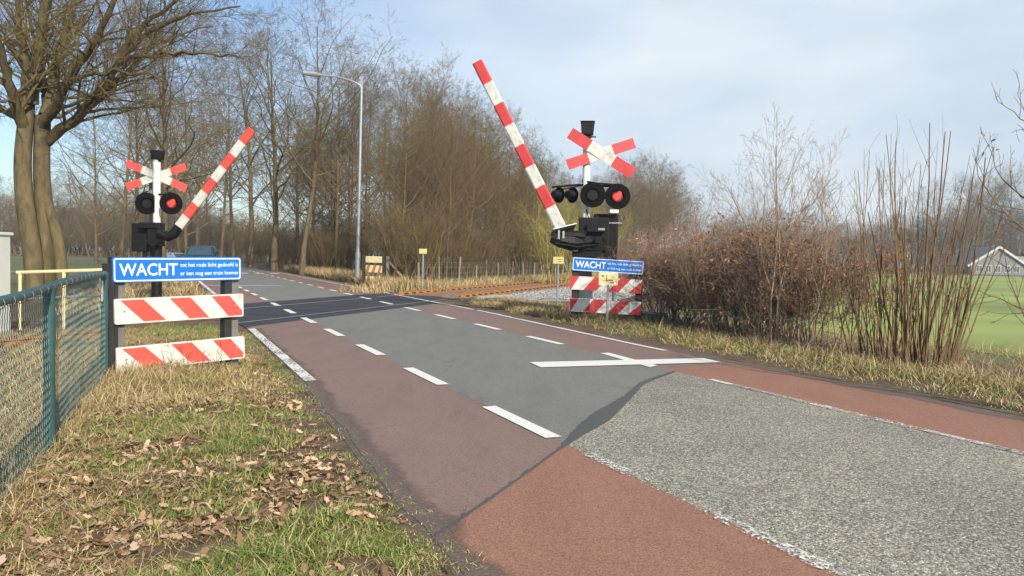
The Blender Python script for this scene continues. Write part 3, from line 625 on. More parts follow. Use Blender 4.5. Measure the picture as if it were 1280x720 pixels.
tag(blades('dry_grass', P, rng.uniform(.05, .26, len(P)), .01, rng.uniform(.2, 1.6, len(P)), M['straw']), 'dry grass between the right barrier board and the ballast', 'dry grass', kind='stuff')
n = 14000; s = rng.uniform(14, 60, n); o = 1.35 - rng.random(n) * 3.5; P = np.concatenate([to_xy(s, o), np.zeros((n, 1))], 1); mt = P[:, 0] * TM.x + P[:, 1] * TM.y; P = P[(mt < -14.6)]
tag(blades('dry_grass', P, rng.uniform(.1, .4, len(P)), .02, rng.uniform(.2, 1.2, len(P)), M['straw']), 'dry grass on the left verge beyond the crossing', 'dry grass', kind='stuff')

# ------------------------------------------------------------------ barrier boards with WACHT sign
Zu = Vector((0, 0, 1))
def text_mesh(s, size, fat=.02):
    cu = bpy.data.curves.new('txt', 'FONT'); cu.body = s; cu.size = size; cu.resolution_u = 3; cu.offset = size * fat; cu.extrude = 0
    o = bpy.data.objects.new('txt', cu); C.objects.link(o); bpy.context.view_layer.update()
    me = bpy.data.meshes.new_from_object(o); vs = [v.co.copy() for v in me.vertices]; fs = [tuple(p.vertices) for p in me.polygons]
    bpy.data.objects.remove(o); bpy.data.curves.remove(cu); return vs, fs
def put_text(b, s, x0, x1, y0, hgt, O, U, V, N, d, mi=0):
    vs, fs = text_mesh(s, 1.0, .012 if s == 'WACHT' else .004); mnx = min(v.x for v in vs); mxx = max(v.x for v in vs); caps = .73
    b.add([O + U * (x0 + (v.x - mnx) / (mxx - mnx) * (x1 - x0)) + V * (y0 + v.y / caps * hgt) + N * d for v in vs], fs, mi)
def frame(lb, lt, rt, Yl, Yr):
    a = D(*lt, Yl); c = D(*rt, Yr); lo = D(*lb, Yl); U = (c - a); W = U.length; U.normalize()
    N = U.cross(Zu).normalized(); 
    if N.y > 0: N = -N
    V = N.cross(U).normalized()
    if V.z < 0: V = -V
    return lo, U, V, N, W, (a - lo).length
def stripe_plank(name, lb, lt, rt, Yl, Yr, root, stripes, border, red, white):
    O, U, V, N, W, Hh = frame(lb, lt, rt, Yl, Yr); b = MB(); b.prism(rrect(0, 0, W, Hh, .02 if border else .004), O, U, V, N, -.03, 0, 0)
    m_ = .018 if border else 0
    for (t0, t1, b0, b1) in stripes:        # fractions of width at top and bottom
        poly = [(b0 * W, m_), (b1 * W, m_), (t1 * W, Hh - m_), (t0 * W, Hh - m_)]
        # clip to the plank sides
        x0, x1 = m_, W - m_
        def clip(P, f, inter):
            out = []
            for i in range(len(P)):
                p, q = P[i], P[(i + 1) % len(P)]
                if f(p): out.append(p)
                if f(p) != f(q): out.append(inter(p, q))
            return out
        for lim, sg in ((x0, 1), (x1, -1)):
            poly = clip(poly, lambda p: sg * (p[0] - lim) >= 0, lambda p, q: (lim, p[1] + (q[1] - p[1]) * (lim - p[0]) / (q[0] - p[0])))
        if len(poly) > 2: b.prism(poly, O, U, V, N, -.001, .002, 1)
    o = b.build(name, [white, red], root)
    if W > 1:
        for fx in (.07, .5, .93): MB().tube([O + U * (fx * W) + V * (Hh / 2) - N * .002, O + U * (fx * W) + V * (Hh / 2) + N * .006], .011, 8).build('bolt', M['steel'], o)
    return o
def sign_plate(lb, lt, rt, Yl, Yr, root):
    O, U, V, N, W, Hh = frame(lb, lt, rt, Yl, Yr); b = MB()
    b.prism(rrect(0, 0, W, Hh, .03), O, U, V, N, -.03, 0, 0)
    sg = b.build('sign', [M['blue']], root)
    b = MB(); e = .012; r0 = rrect(e, e, W - e, Hh - e, .026); r1 = rrect(e + .014, e + .014, W - e - .014, Hh - e - .014, .016); n = len(r0)
    vs = [O + U * x + V * y + N * .003 for x, y in r0] + [O + U * x + V * y + N * .003 for x, y in r1]
    b.add(vs, [(i, (i + 1) % n, n + (i + 1) % n, n + i) for i in range(n)]); b.build('border', M['signwhite'], sg)
    b = MB(); put_text(b, 'WACHT', .045 * W, .475 * W, .27 * Hh, .5 * Hh, O, U, V, N, .004)
    put_text(b, 'tot het rode licht gedoofd is', .495 * W, .97 * W, .60 * Hh, .175 * Hh, O, U, V, N, .004)
    put_text(b, 'er kan nog een trein komen', .495 * W, .97 * W, .25 * Hh, .175 * Hh, O, U, V, N, .004)
    b.build('lettering', M['signwhite'], sg); return O, U, V, N, W
# left
Yl, Yr = 8.42, 9.52
root = thing('barrier_board', 'large barrier board with blue WACHT sign on the left verge', 'barrier board', D(222, 475, 9).xy.to_3d())
O, U, V, N, W = sign_plate((141, 353.5), (139, 321.5), (300, 321.5), Yl, Yr, root)
st = [(.04, .205, .205, .37), (.40, .56, .55, .71), (.73, .88, .87, 1.02)]
stripe_plank('striped_plank', (143.5, 406), (140.5, 374), (302, 367), Yl, Yr, root, st, True, M['red_pale'], M['sheet'])
stripe_plank('striped_plank', (146, 466), (143, 435), (303.5, 420), Yl, Yr, root, st, True, M['red_pale'], M['sheet'])
for f, w_ in ((.045, .15), (.93, .19)):
    c = O + U * (f * W) - N * .09; c.z = 0
    b = MB(); b.box(c + Vector((0, 0, .62)) + U * (w_ * .25), (w_ * .55, .07, 1.4), (U, N, Zu), 0); b.box(c + Vector((0, 0, .66)) - U * (w_ * .25), (w_ * .5, .13, 1.5), (U, N, Zu), 1)
    b.build('post', [M['grey'], M['dark']], root, bevel=.006)
# right
Yl, Yr = 17.6, 17.4
root = thing('barrier_board', 'smaller barrier board with blue WACHT sign below the right crossing signal', 'barrier board', D(757, 405, 17.5).xy.to_3d())
O, U, V, N, W = sign_plate((715, 338), (715, 321), (804, 326.5), Yl, Yr, root)
st = [(-.05, .13, -.18, .02), (.34, .53, .19, .37), (.70, .85, .53, .68), (1.02, 1.2, .82, 1.0)]
stripe_plank('striped_plank', (712, 361.5), (712.5, 344.5), (802, 350), Yl, Yr, root, st, False, M['red'], M['sheet'])
stripe_plank('striped_plank', (711, 389), (711, 372.5), (801, 377.5), Yl, Yr, root, st, False, M['red'], M['sheet'])
for f in (.05, .95):
    c = O + U * (f * W) - N * .13; c.z = 0
    MB().box(c + Vector((0, 0, .74)), (.16, .14, 1.5), (U, N, Zu)).build('post', [M['dark']], root, bevel=.006)
b = MB(); c = O + U * (.2 * W) - N * .3; b.box(Vector((c.x, c.y, .6)), (.32, .03, .42), (U, N, Zu)); b.box(Vector((c.x, c.y, .3)), (.04, .04, .7), (U, N, Zu)); tag(b.build('info_plate', M['cabinet']), 'small white plate seen through the gap of the right barrier board', 'plate')
# far side board
Yl, Yr = 35.6, 35.2
root = thing('barrier_board', 'small pale striped board between black posts, left of the diagonal timber brace', 'barrier board', D(467, 357, 35.4).xy.to_3d())
st2 = [(.12, .3, -.02, .16), (.5, .68, .36, .54), (.86, 1.0, .74, .9)]
O, U, V, N, W, Hh = frame((457, 328), (457, 320), (477, 320.5), Yl, Yr)
MB().prism(rrect(0, 0, W, Hh, .02), O, U, V, N, -.03, 0).build('top_plank', M['cream'], root)
orange = mat('faded orange stripes', (.42, .2, .07), .6)
stripe_plank('striped_plank', (457, 340), (457, 331), (477, 332), Yl, Yr, root, st2, False, orange, M['cream'])
stripe_plank('striped_plank', (457, 353), (457, 345), (477, 346), Yl, Yr, root, st2, False, orange, M['cream'])
for px in (454.5, 479.5):
    c = D(px, 340, 35.5); MB().box((c.x, c.y, .72), (.13, .16, 1.52)).build('post', M['dark'], root)
root = thing('corner_post', 'grey timber corner post with a diagonal brace beside the trackside fence', 'fence post', D(485, 358, 36).xy.to_3d())
c = D(484.5, 340, 36); MB().box((c.x, c.y, .7), (.13, .13, 1.5)).build('post', M['wood'], root)
a, c = D(487, 328, 36), D(515, 361, 34.5); MB().tube([a, c], .06, 6).build('brace', M['wood'], root)

# ------------------------------------------------------------------ crossing signals
def disc(b, c, N, r, d0, d1, n=28, mi=0):
    b.tube([c + N * d0, c + N * d1], r, n, mi)
def lamp_head(root, c, N, r, lit, U=None):
    b = MB(); disc(b, c, N, r, -.015, .0, 32); hd = b.build('lamp_disc', M['black_matt'], root, True)
    b = MB(); b.tube([c - N * .2, c - N * .015], [r * .5, r * .62], 20); b.build('housing', M['black'], hd, True)
    # hood: open tube round the lens, top half longer
    b = MB(); n = 20; rr = r * .5; U_ = Zu.cross(N).normalized(); V_ = N.cross(U_).normalized(); vs = []; 
    for k in range(n):
        a = 2 * math.pi * k / n; p = c + (U_ * math.cos(a) + V_ * math.sin(a)) * rr; L = .015 + .07 * max(0, math.sin(a) * .7 + .3)
        vs += [p + N * .0, p + N * L, p * 1 + (U_ * math.cos(a) + V_ * math.sin(a)) * .008 + N * L, p + (U_ * math.cos(a) + V_ * math.sin(a)) * .008]
    fs = []
    for k in range(n):
        j = (k + 1) % n
        for e in range(4): fs.append((k * 4 + e, j * 4 + e, j * 4 + (e + 1) % 4, k * 4 + (e + 1) % 4))
    b.add(vs, fs); b.build('hood', M['black_matt'], hd)
    b = MB(); disc(b, c, N, r * .42, .0, .012, 24); b.build('lens', M['lens_dim'] if lit else M['lens_off'], hd, True)
    if lit:
        b = MB(); poly = [(-.28, .1), (-.05, .22), (.12, .42), (.3, .3), (.28, .0), (.1, -.22), (-.12, -.3), (-.22, -.12), (-.34, -.05)]
        b.prism([(x * r, y * r) for x, y in poly], c, -U_ * (1 if U_.x < 0 else -1), Zu, N, .012, .018); b.build('glow', M['lens'], hd)
def cross_arm(b, p, q, w, th, N, redlen):
    d = (q - p); L = d.length; d.normalize(); s = N.cross(d).normalized()
    for a0, a1, mi in ((0, redlen, 1), (redlen, L - redlen, 0), (L - redlen, L, 1)):
        b.prism([(a0, -w / 2), (a1, -w / 2), (a1, w / 2), (a0, w / 2)], p, d, s, N, -th, 0, mi)
def boom(root, p, q, w0, w1, n, th, N):
    d = (q - p); L = d.length; d.normalize(); s = N.cross(d).normalized(); b = MB()
    for k in range(n):
        a0, a1 = L * k / n, L * (k + 1) / n; r0, r1 = w0 + (w1 - w0) * k / n, w0 + (w1 - w0) * (k + 1) / n
        ring = lambda a, r: [p + d * a + s * (r / 2 * x) + N * (th / 2 * y) for x, y in ((-1, -.55), (-.75, -1), (.75, -1), (1, -.55), (1, .55), (.75, 1), (-.75, 1), (-1, .55))]
        A, B_ = ring(a0, r0), ring(a1, r1); fs = [(i, (i + 1) % 8, 8 + (i + 1) % 8, 8 + i) for i in range(8)]
        if k == 0: fs.append(tuple(range(7, -1, -1)))
        if k == n - 1: fs.append(tuple(range(8, 16)))
        b.add(A + B_, fs, k % 2)
    return b
# ---- right signal
Y = 19.0
mx_ = D(731, 330, Y).x
root = thing('crossing_signal', 'right crossing signal with long raised boom and diagonal cross against the sky', 'crossing signal', (mx_, Y, 0))
top = D(733.5, 175, Y)
MB().tube([(mx_, Y, 0), (mx_, Y, 2.2), top], .095, 16).build('mast', M['white'], root, True)
Nn = Vector((-.12, -1, 0)).normalized(); Un = Vector((1, -.12, 0)).normalized()
b = MB(); c = D(734.5, 161, Y); ht = .16
b.prism([(-.145, -.15), (.145, -.15), (.17, .15), (-.17, .15)], c, Un, Zu, Nn, -.15, .15); b.box(c + Zu * .165, (.36, .34, .02), (Un, Nn, Zu)); b.box(c - Zu * .19, (.2, .16, .09), (Un, Nn, Zu)); b.box(c - Zu * .2 + Un * .14, (.16, .04, .03), (Un, Nn, Zu))
b.build('bell_box', M['black'], root, bevel=.012)
b = MB(); Yc = Y - .2; cross_arm(b, D(712.5, 166, Yc), D(791.5, 217, Yc), .29, .02, Nn, .58)
b2 = MB(); cross_arm(b2, D(709, 206, Yc + .03), D(793, 178.5, Yc + .03), .26, .02, Nn, .56)
b.build('cross_arm', [M['sheet_dimmed'], M['red']], root); b2.build('cross_arm', [M['sheet_dimmed'], M['red']], root)
b = MB(); b.tube([D(733, 188, Y), D(752, 197, Yc + .05)], .02, 6); b.tube([D(733, 193, Y), D(745, 190, Yc + .05)], .015, 6); b.build('bracket', M['steel'], root)
Nl = (Vector((0, 0, 0)) - Vector((1.9, 18.6, 0))).normalized(); Nl = (Nl + Vector((.03, 0, 0))).normalized()
for px, py, lit in ((741, 243.5, False), (772, 245.5, True)): lamp_head(root, D(px, py, Y - .3), Nl, .315, lit)
b = MB(); b.tube([D(690, 234, Y + .1), D(722, 231, Y), D(765, 233, Y - .2)], .028, 6); b.tube([D(700, 237, Y + .1), D(728, 232, Y)], .016, 6); b.build('lamp_arm', M['black'], root)
for px in (699, 716):
    c = D(px, 244, Y + .15); hd_n = Vector((.75, .66, 0)).normalized(); lamp_head(root, c, hd_n, .2, False)
b = MB(); b.box(D(742, 300, Y - .1), (.75, .5, 1.1), (Un, Nn, Zu)); b.box(D(757, 296, Y + .25), (.62, .35, 1.15), (Un, Nn, Zu)); b.box((mx_, Y, .9), (.34, .34, 1.8)); b.tube([D(731, 275, Y), D(731, 320, Y)], .15, 12)
b.build('drive_box', M['black'], root, bevel=.03)
b = MB(); b.box(D(745, 285, Y - .42), (.44, .16, .2), (Un, Nn, Zu)); b.tube([D(722, 300, Y - .45), D(733, 309, Y - .48), D(752, 309, Y - .5), D(760, 300, Y - .48), D(752, 292, Y - .45)], .014, 6); b.tube([D(748, 300, Y - .4), D(748, 300, Y - .55)], .09, 14); b.tube([D(757, 312, Y - .4), D(757, 312, Y - .5)], .05, 10)
b.box(D(738, 318, Y - .3), (.9, .2, .14), (Un, Nn, Zu)); b.build('drive_fittings', M['black'], root, bevel=.01)
b = MB(); b.box(D(752, 286.5, Y - .52), (.16, .02, .05), (Un, Nn, Zu)); b.box(D(765, 279, Y + .2), (.5, .3, .03), (Un, Nn, Zu)); b.build('drive_label', M['steel'], root)
b = MB(); b.tube([D(728, 226, Y), D(744, 229, Y - .2), D(770, 231, Y - .25)], .03, 6); b.tube([D(733, 262, Y - .1), D(736, 274, Y - .2), D(730, 284, Y - .2)], .016, 6); b.build('lamp_bracket', M['black'], root)
# arm cradle
b = MB(); a = D(686, 296, Y - .45); c = D(726, 303, Y - .3)
b.tube([D(689, 297, Y - .5), D(700, 301, Y - .5), D(715, 304, Y - .4), D(736, 302, Y - .2)], [.12, .17, .2, .18], 7)
b.tube([D(690, 293, Y - .5), D(730, 296, Y - .4)], .1, 6); b.box(D(720, 296, Y - .3), (.5, .3, .3), (Un, Nn, Zu)); b.tube([D(694, 304, Y - .62), D(722, 309, Y - .6), D(745, 306, Y - .55)], .022, 6)
b.build('arm_cradle', M['black'], root)
b = MB(); p = D(704, 287, Y - .5); uu = (D(726, 282, Y - .4) - D(684, 292, Y - .6)).normalized(); nn_ = uu.cross(Vector((0, -1, .35)).normalized()).normalized(); b.box(p, (.62, .42, .025), (uu, nn_.cross(uu), nn_)); b.box(p - Zu * .1 - uu * .12 + Vector((0, -.1, 0)), (.05, .03, .22)); b.box(p - Zu * .13 + uu * .0 + Vector((0, -.12, 0)), (.05, .03, .18)); b.build('cradle_plate', M['steel'], root, bevel=.006)
boom(root, D(700.5, 284, Y - .5), D(596.5, 77.5, Y - .9), .29, .255, 8, .11, Nn).build('boom', [M['sheet_dimmed'], M['red']], root)
# ---- left signal
Y = 20.0; mx_ = D(196, 320, Y).x
root = thing('crossing_signal', 'left crossing signal with its white mast in front of the diagonal cross', 'crossing signal', (mx_, Y, 0))
MB().tube([(mx_, Y, 1.5), D(196, 199, Y)], .095, 16).build('mast', M['white'], root, True)
MB().tube([(mx_, Y, 0), (mx_, Y, 1.6)], .13, 12).build('pedestal', M['black'], root, True)
MB().tube([D(190, 320, Y + .5), D(189, 225, Y + .5)], .055, 10).build('rear_mast', M['grey'], root, True)
Nn = Vector((.42, -.9, 0)).normalized(); Un = Vector((.9, .42, 0)).normalized()
b = MB(); c = D(197, 194, Y); b.prism([(-.12, -.12), (.11, -.12), (.15, .12), (-.14, .12)], c, Vector((1, 0, 0)), Zu, Vector((0, -1, 0)), -.13, .13); b.box(c - Zu * .14, (.16, .14, .08)); b.build('bell_box', M['black'], root, bevel=.01)
b = MB(); Nf = Vector((0, -1, 0)); cross_arm(b, D(158, 203.5, Y + .14), D(233, 235.5, Y + .14), .2, .02, Nf, .44); b.build('cross_arm', [M['sheet'], M['red_pale']], root)
b = MB(); cross_arm(b, D(158, 233.5, Y + .17), D(232, 208, Y + .17), .2, .02, Nf, .42); b.build('cross_arm', [M['sheet'], M['red_pale']], root)
Nl = (Vector((0, 0, 0)) - Vector((mx_, Y, 0))).normalized(); Nl = (Nl + Vector((.35, 0, 0))).normalized()
for px, lit in ((183.5, False), (214, True)): lamp_head(root, D(px, 254.3, Y - .22), Nl, .29, lit)
MB().tube([D(180, 243, Y - .05), D(218, 243, Y - .05)], .025, 6).build('lamp_arm', M['black'], root)
b = MB(); b.box(D(178, 297, Y + .1), (.4, .4, .75)); b.box(D(195, 293, Y - .1), (.34, .34, .62)); b.tube([D(197, 300, Y), (mx_, Y, 0)], .075, 8); b.tube([D(184, 305, Y), D(180, 322, Y)], .06, 8); b.box(D(187, 282, Y - .2), (.5, .22, .16)); b.build('drive_box', M['black'], root, bevel=.025)
b = MB(); b.tube([D(198, 291, Y - .3), D(211, 296, Y - .3), D(217, 293, Y - .3), D(224, 283, Y - .3)], [.12, .13, .13, .12], 10); b.tube([D(183, 300, Y - .3), D(192, 310, Y - .35), D(200, 300, Y - .35)], .02, 6); b.build('arm_cradle', M['black'], root, True)
boom(root, D(222, 285.5, Y - .3), D(315, 162, Y - .8), .235, .23, 8, .1, Nf).build('boom', [M['sheet'], M['red_pale']], root)

# ------------------------------------------------------------------ small trackside items
def small_sign(name, label, px, py_t, py_b, w, h, Yd, plate, rz=0, back=None):
    c = D(px, py_t, Yd); t = thing(name, label, 'sign', (c.x, Yd, 0))
    MB().tube([(c.x, Yd, 0), (c.x, Yd, c.z)], .028, 8).build('post', M['steel'], t)
    MB().box((c.x, Yd - .04, c.z - h / 2), (w, .02, h)).build('plate', plate, t)
    if back:
        b = MB()
        for dx, dz, sx, sz in back: b.box((c.x + dx * w, Yd - .052, c.z - h / 2 + dz * h), (sx * w, .004, sz * h))
        b.build('print', M['ochre'], t)
    return t
small_sign('trackside_sign', 'small yellow plate on a thin post beyond the track, in front of the wood', 529, 311, 362, .32, .2, 31, M['yellow'])
small_sign('trackside_sign', 'small yellow plate on a thin post in the ballast left of the right barrier board', 698, 321, 385, .32, .21, 23, M['yellow'], back=[(.1, .1, .4, .14), (.15, -.2, .3, .1)])
small_sign('warning_sign', 'cream square plate on a grey post in front of the right striped board', 760.5, 340.5, 402, .42, .28, 16.6, M['cream'], back=[(-.1, .12, .06, .4), (.05, -.12, .4, .1), (-.3, .22, .12, .14), (.2, -.28, .2, .1)])
c = D(770, 266, 21.5); t = thing('pole_lamp', 'thin grey pole with a small white head behind the right signal', 'lamp', (c.x, 21.5, 0))
MB().tube([(c.x, 21.5, 0), (c.x, 21.5, c.z)], .055, 10).build('pole', M['steel'], t); MB().box((c.x - .07, 21.45, c.z + .03), (.26, .2, .1)).build('lamp_head', M['white'], t, bevel=.02)
t = thing('guard_rail', 'low grey steel rail behind the right end of the right striped board', 'guard rail', D(815, 400, 18.2).xy.to_3d())
a, c = D(798, 391, 18.2), D(834, 394, 18.0); MB().tube([a, c], .06, 6).build('beam', M['steel'], t)
for px in (808, 820, 832): q = D(px, 394, 18.1); MB().box((q.x, q.y, q.z / 2), (.07, .07, q.z)).build('post', M['steel'], t)
# trackside fence
t = thing('wire_fence', 'low wire fence of weathered stakes along the far side of the track', 'fence', TP(30, -14.8))
tops = []
for i, t_ in enumerate(np.arange(31.5, 110, 2.25)):
    p = TP(t_ + rng.uniform(-.3, .3), -14.9 + rng.uniform(-.15, .15)); hh = rng.uniform(1.05, 1.6); lean = Vector((rng.uniform(-.08, .08), 0, 0))
    MB().tube([p - Zu * .1, p + Zu * hh + lean], [.06, .05], 6).build('post', M['wood'], t); tops.append((p, hh))
b = MB()
for zz in (.35, .65, .95, 1.2):
    for i in range(len(tops) - 1): b.tube([tops[i][0] + Zu * zz, tops[i + 1][0] + Zu * zz], .007, 3)
for i in range(len(tops) - 1):
    for k in range(8): p = tops[i][0].lerp(tops[i + 1][0], k / 8); b.tube([p + Zu * .1, p + Zu * 1.2], .005, 3)
b.build('wire_mesh', M['wire'], t)
# street lamp
Y = 38.0; b0 = D(447, 352, Y); b0.z = 0; tp_ = D(452, 109, Y)
t = thing('street_lamp', 'tall grey street lamp with one curved arm over the road', 'street lamp', b0)
MB().tube([b0, b0 + Zu * 1.6], .13, 12).build('base_sleeve', M['steel'], t, True)
MB().tube([b0 + Zu * 1.5, tp_], [.095, .065], 12).build('pole', M['steel'], t, True)
MB().tube([tp_ - Zu * .1, tp_ + Vector((-.03, 0, .05)), D(446, 104, Y), D(436, 100, Y), D(420, 95.5, Y - .6), D(398, 93.5, Y - 1.2)], [.06, .055, .045, .045, .045, .05], 8).build('arm', M['steel'], t, True)
MB().tube([D(402, 94, Y - 1.1), D(392, 92.5, Y - 1.4), D(378, 91, Y - 1.8)], [.07, .13, .09], 8).build('lamp_head', M['steel'], t, True)
MB().box(tp_ + Vector((0, 0, .25)), (.12, .1, .6)).build('finial', M['steel'], t)

# chain link fence, left foreground
t = thing('chain_link_fence', 'teal chain link fence at the left edge with drooping top rail', 'fence', FA)
d = (FB - FA); L = d.length; d.normalize(); nn_ = Vector((-d.y, d.x, 0))
def ftop(u): return 1.235 + .02 * math.sin(u * 1.1) - .003 * u
def fp(u, z): return FA + d * u + Zu * z
MB().tube([fp(u, ftop(u)) for u in np.linspace(0, L, 24)], .028, 10).build('top_rail', M['teal'], t, True)
posts = [0.02, 3.05, 6.1]
for u in posts: MB().tube([fp(u, -.1), fp(u, ftop(u) + .01)], .038, 12).build('post', M['teal'], t, True)
cell = .062; lines = []
nz = int(1.2 / (cell / 2)) + 1
for i in range(int(L / cell) + 1):
    pts = []
    for k in range(nz + 1):
        z = .02 + k * (ftop(i * cell) - .05) / nz; u = i * cell + (cell / 2 if (k + 0) % 2 else -cell / 2)
        sag = .012 * math.sin(u * 2.1 + z * 3) ; pts.append(fp(u, z) + nn_ * (sag + (.004 if k % 2 else -.004)))
    lines.append((np.array([p[:] for p in pts]), np.full(len(pts), .003)))
for k in range(int(L / .24)):
    u = .1 + k * .24; lines.append((np.array([(fp(u + .03 * math.cos(a), ftop(u) - .01 + .034 * math.sin(a)) + nn_ * .034 * math.cos(a))[:] for a in np.linspace(0, 6.28, 9)]), np.full(9, .003)))
me = batch_tubes('mesh', lines); o_ = link('wire_mesh', me, M['wiregrey'], t); o_.data.transform(Matrix.Translation(-FA))
c = fp(.16, 1.05); MB().box(c - nn_ * .0 + Vector((.02, -.04, 0)), (.1, .006, .22), ((d + Zu * .12).normalized(), nn_, Zu)).build('tag', M['cabinet'], t)
c = fp(.0, 0) + Vector((-.12, .35, 0)); tag(MB().box((c.x, c.y, .66), (.14, .12, 1.35)).build('bollard', M['dark'], bevel=.01), 'black post between the wire fence and the left barrier board', 'post')
# pale railing behind the fence
t = thing('tube_railing', 'pale yellow tube railing behind the wire fence', 'railing', D(60, 400, 13).xy.to_3d())
MB().tube([D(-60, 343, 13.2), D(128, 337.5, 13.2)], .03, 8).build('top_rail', M['cream'], t, True)
for px in (-40, 25, 80, 127): q = D(px, 340, 13.2); MB().tube([(q.x, q.y, 0), (q.x, q.y, q.z)], .028, 8).build('post', M['cream'], t, True)
MB().tube([D(-60, 378, 13.2), D(128, 369, 13.2)], .025, 8).build('lower_rail', M['steel'], t, True)
c = D(-4, 293, 12) - Vector((.38, 0, 0)); t = thing('cabinet', 'white equipment cabinet at the left edge behind the wire fence', 'cabinet', (c.x, 12.3, 0))
w_ = .24; MB().box((c.x, 12.3, c.z / 2), (.5, .45, c.z)).build('body', M['cabinet'], t, bevel=.015); MB().box((c.x, 12.3, c.z + .02), (.56, .52, .05)).build('lid', M['cabinet'], t, bevel=.01); MB().box((c.x, 12.3, .05), (.54, .5, .12)).build('plinth', M['slab'], t)

# ------------------------------------------------------------------ car(s)
def car(name, label, colr, c, rz, s=1.0):
    t = thing(name, label, 'car', (0, 0, 0)); paint = mat('car paint', colr, .25, .3, .05); glass = mat('car glass', (.05, .08, .11), .08, 0, .1); ty = M['black_matt']
    def sec(zs): return zs
    # body lofted along length (y), front at -y
    def loft(secs, mi, name_, m_, par):
        b = MB(); n = 0; rings = []
        for y, hw, z0, z1, tw in secs: rings.append([(-hw, y, z0), (-hw * 1.0, y, (z0 + z1) / 2), (-hw * tw, y, z1 - .03), (-hw * tw + .08, y, z1), (hw * tw - .08, y, z1), (hw * tw, y, z1 - .03), (hw, y, (z0 + z1) / 2), (hw, y, z0)])
        vs = [v for r in rings for v in r]; fs = []
        for i in range(len(rings) - 1):
            for k in range(8): fs.append((i * 8 + k, i * 8 + (k + 1) % 8, (i + 1) * 8 + (k + 1) % 8, (i + 1) * 8 + k))
        fs += [tuple(range(8)), tuple((len(rings) - 1) * 8 + 7 - k for k in range(8))]; b.add(vs, fs); o = b.build(name_, m_, par, bevel=.02); return o
    loft([(-2.15, .78, .32, .7, .95), (-2.0, .86, .25, .88, .95), (-1.0, .9, .22, 1.02, .95), (1.5, .9, .22, 1.08, .95), (2.1, .84, .28, 1.02, .95)], 0, 'body', paint, t)
    cab = loft([(-1.15, .8, 1.0, 1.06, .95), (-.45, .78, 1.0, 1.6, .86), (.6, .78, 1.0, 1.66, .86), (1.5, .78, 1.02, 1.6, .86), (1.95, .78, 1.02, 1.1, .9)], 0, 'cabin', paint, t)
    b = MB(); b.add([(-.66, -1.1, 1.09), (.66, -1.1, 1.09), (.56, -.5, 1.56), (-.56, -.5, 1.56)], [(0, 1, 2, 3)]); b.v = [(x, y - .03, z + .02) for x, y, z in b.v]; b.build('windscreen', glass, cab)
    for sx in (-1, 1):
        b = MB(); b.add([(sx * .8, -.8, 1.12), (sx * .8, 1.4, 1.12), (sx * .71, 1.2, 1.52), (sx * .71, -.35, 1.52)], [(0, 1, 2, 3)]); b.build('side_window', glass, cab)
        MB().box((sx * .6, -2.12, .66), (.34, .12, .16)).build('headlight', M['sheet'], t, bevel=.03)
        MB().box((sx * .98, -.75, 1.08), (.2, .1, .13)).build('mirror', paint, t, bevel=.02)
        for y in (-1.35, 1.35):
            w = MB().tube([(sx * .72, y, .32), (sx * .9, y, .32)], .32, 20).build('wheel', ty, t, True); MB().tube([(sx * .88, y, .32), (sx * .91, y, .32)], .2, 12).build('rim', M['steel'], w)
    MB().box((0, -2.12, .5), (.9, .08, .16)).build('grille', ty, t)
    t.location = c; t.rotation_euler = (0, 0, rz); t.scale = (s, s, s); return t
c = RP(55, 2.45); car('parked_car', 'dark blue car on the road beyond the crossing, partly hidden by the left WACHT sign', (.02, .07, .13), (c.x, c.y, 0), math.radians(16), 1.12)
c = D(219, 330, 58); car('parked_car', 'pale silver car left of the dark blue car beyond the crossing', (.5, .52, .52), (c.x, 58, 0), math.radians(60), .8)

# ------------------------------------------------------------------ house, far right
def house(c, w, dp, he, hr, rz):
    t = thing('farmhouse', 'distant house with white gable boards at the far edge of the right field', 'house', (0, 0, 0))
    wall = mat('haze greyed brick', (.22, .22, .22), .9); roof = mat('grey tiled roof', (.12, .13, .15), .8); gl = mat('house glass', (.1, .12, .14), .15)  # brick greyed and whites dimmed in colour to imitate haze over the house
    b = MB(); b.prism([(-w / 2, 0), (w / 2, 0), (w / 2, he), (0, hr), (-w / 2, he)], Vector((0, 0, 0)), Vector((1, 0, 0)), Zu, Vector((0, -1, 0)), -dp / 2, dp / 2); b.build('wall', wall, t)
    for s_ in (-1, 1):
        b = MB(); p0, p1 = Vector((0, 0, hr + .2)), Vector((s_ * (w / 2 + 1.0), 0, he - .5)); dr = (p1 - p0); LL = dr.length; dr.normalize(); b.box((p0 + p1) / 2, (LL, dp + 1, .2), (dr, Vector((0, 1, 0)), dr.cross(Vector((0, 1, 0))))); rf = b.build('roof', roof, t)
        b = MB(); b.box((p0 + p1) / 2 + Vector((0, -dp / 2 - .55, -.1)), (LL, .1, .55), (dr, Vector((0, 1, 0)), dr.cross(Vector((0, 1, 0))))); b.build('gable_board', M['sheet_dimmed'], rf)
    for x in (-4.6, -2.3, 0, 2.3, 4.6):
        fr = MB().box((x, -dp / 2 - .05, 1.5), (1.5, .1, 1.9)).build('window', M['sheet_dimmed'], t); b = MB(); b.box((x - .34, -dp / 2 - .12, 1.5), (.55, .04, 1.6)); b.box((x + .34, -dp / 2 - .12, 1.5), (.55, .04, 1.6)); b.build('pane', gl, fr)
    MB().box((2, 1, hr - .2), (.9, .9, 1.6)).build('chimney', wall, t)
    t.location = c; t.rotation_euler = (0, 0, rz)
c = D(1231, 340, 205); house((c.x, 205, 0), 13.2, 14, 2.7, 7.2, math.radians(-8))
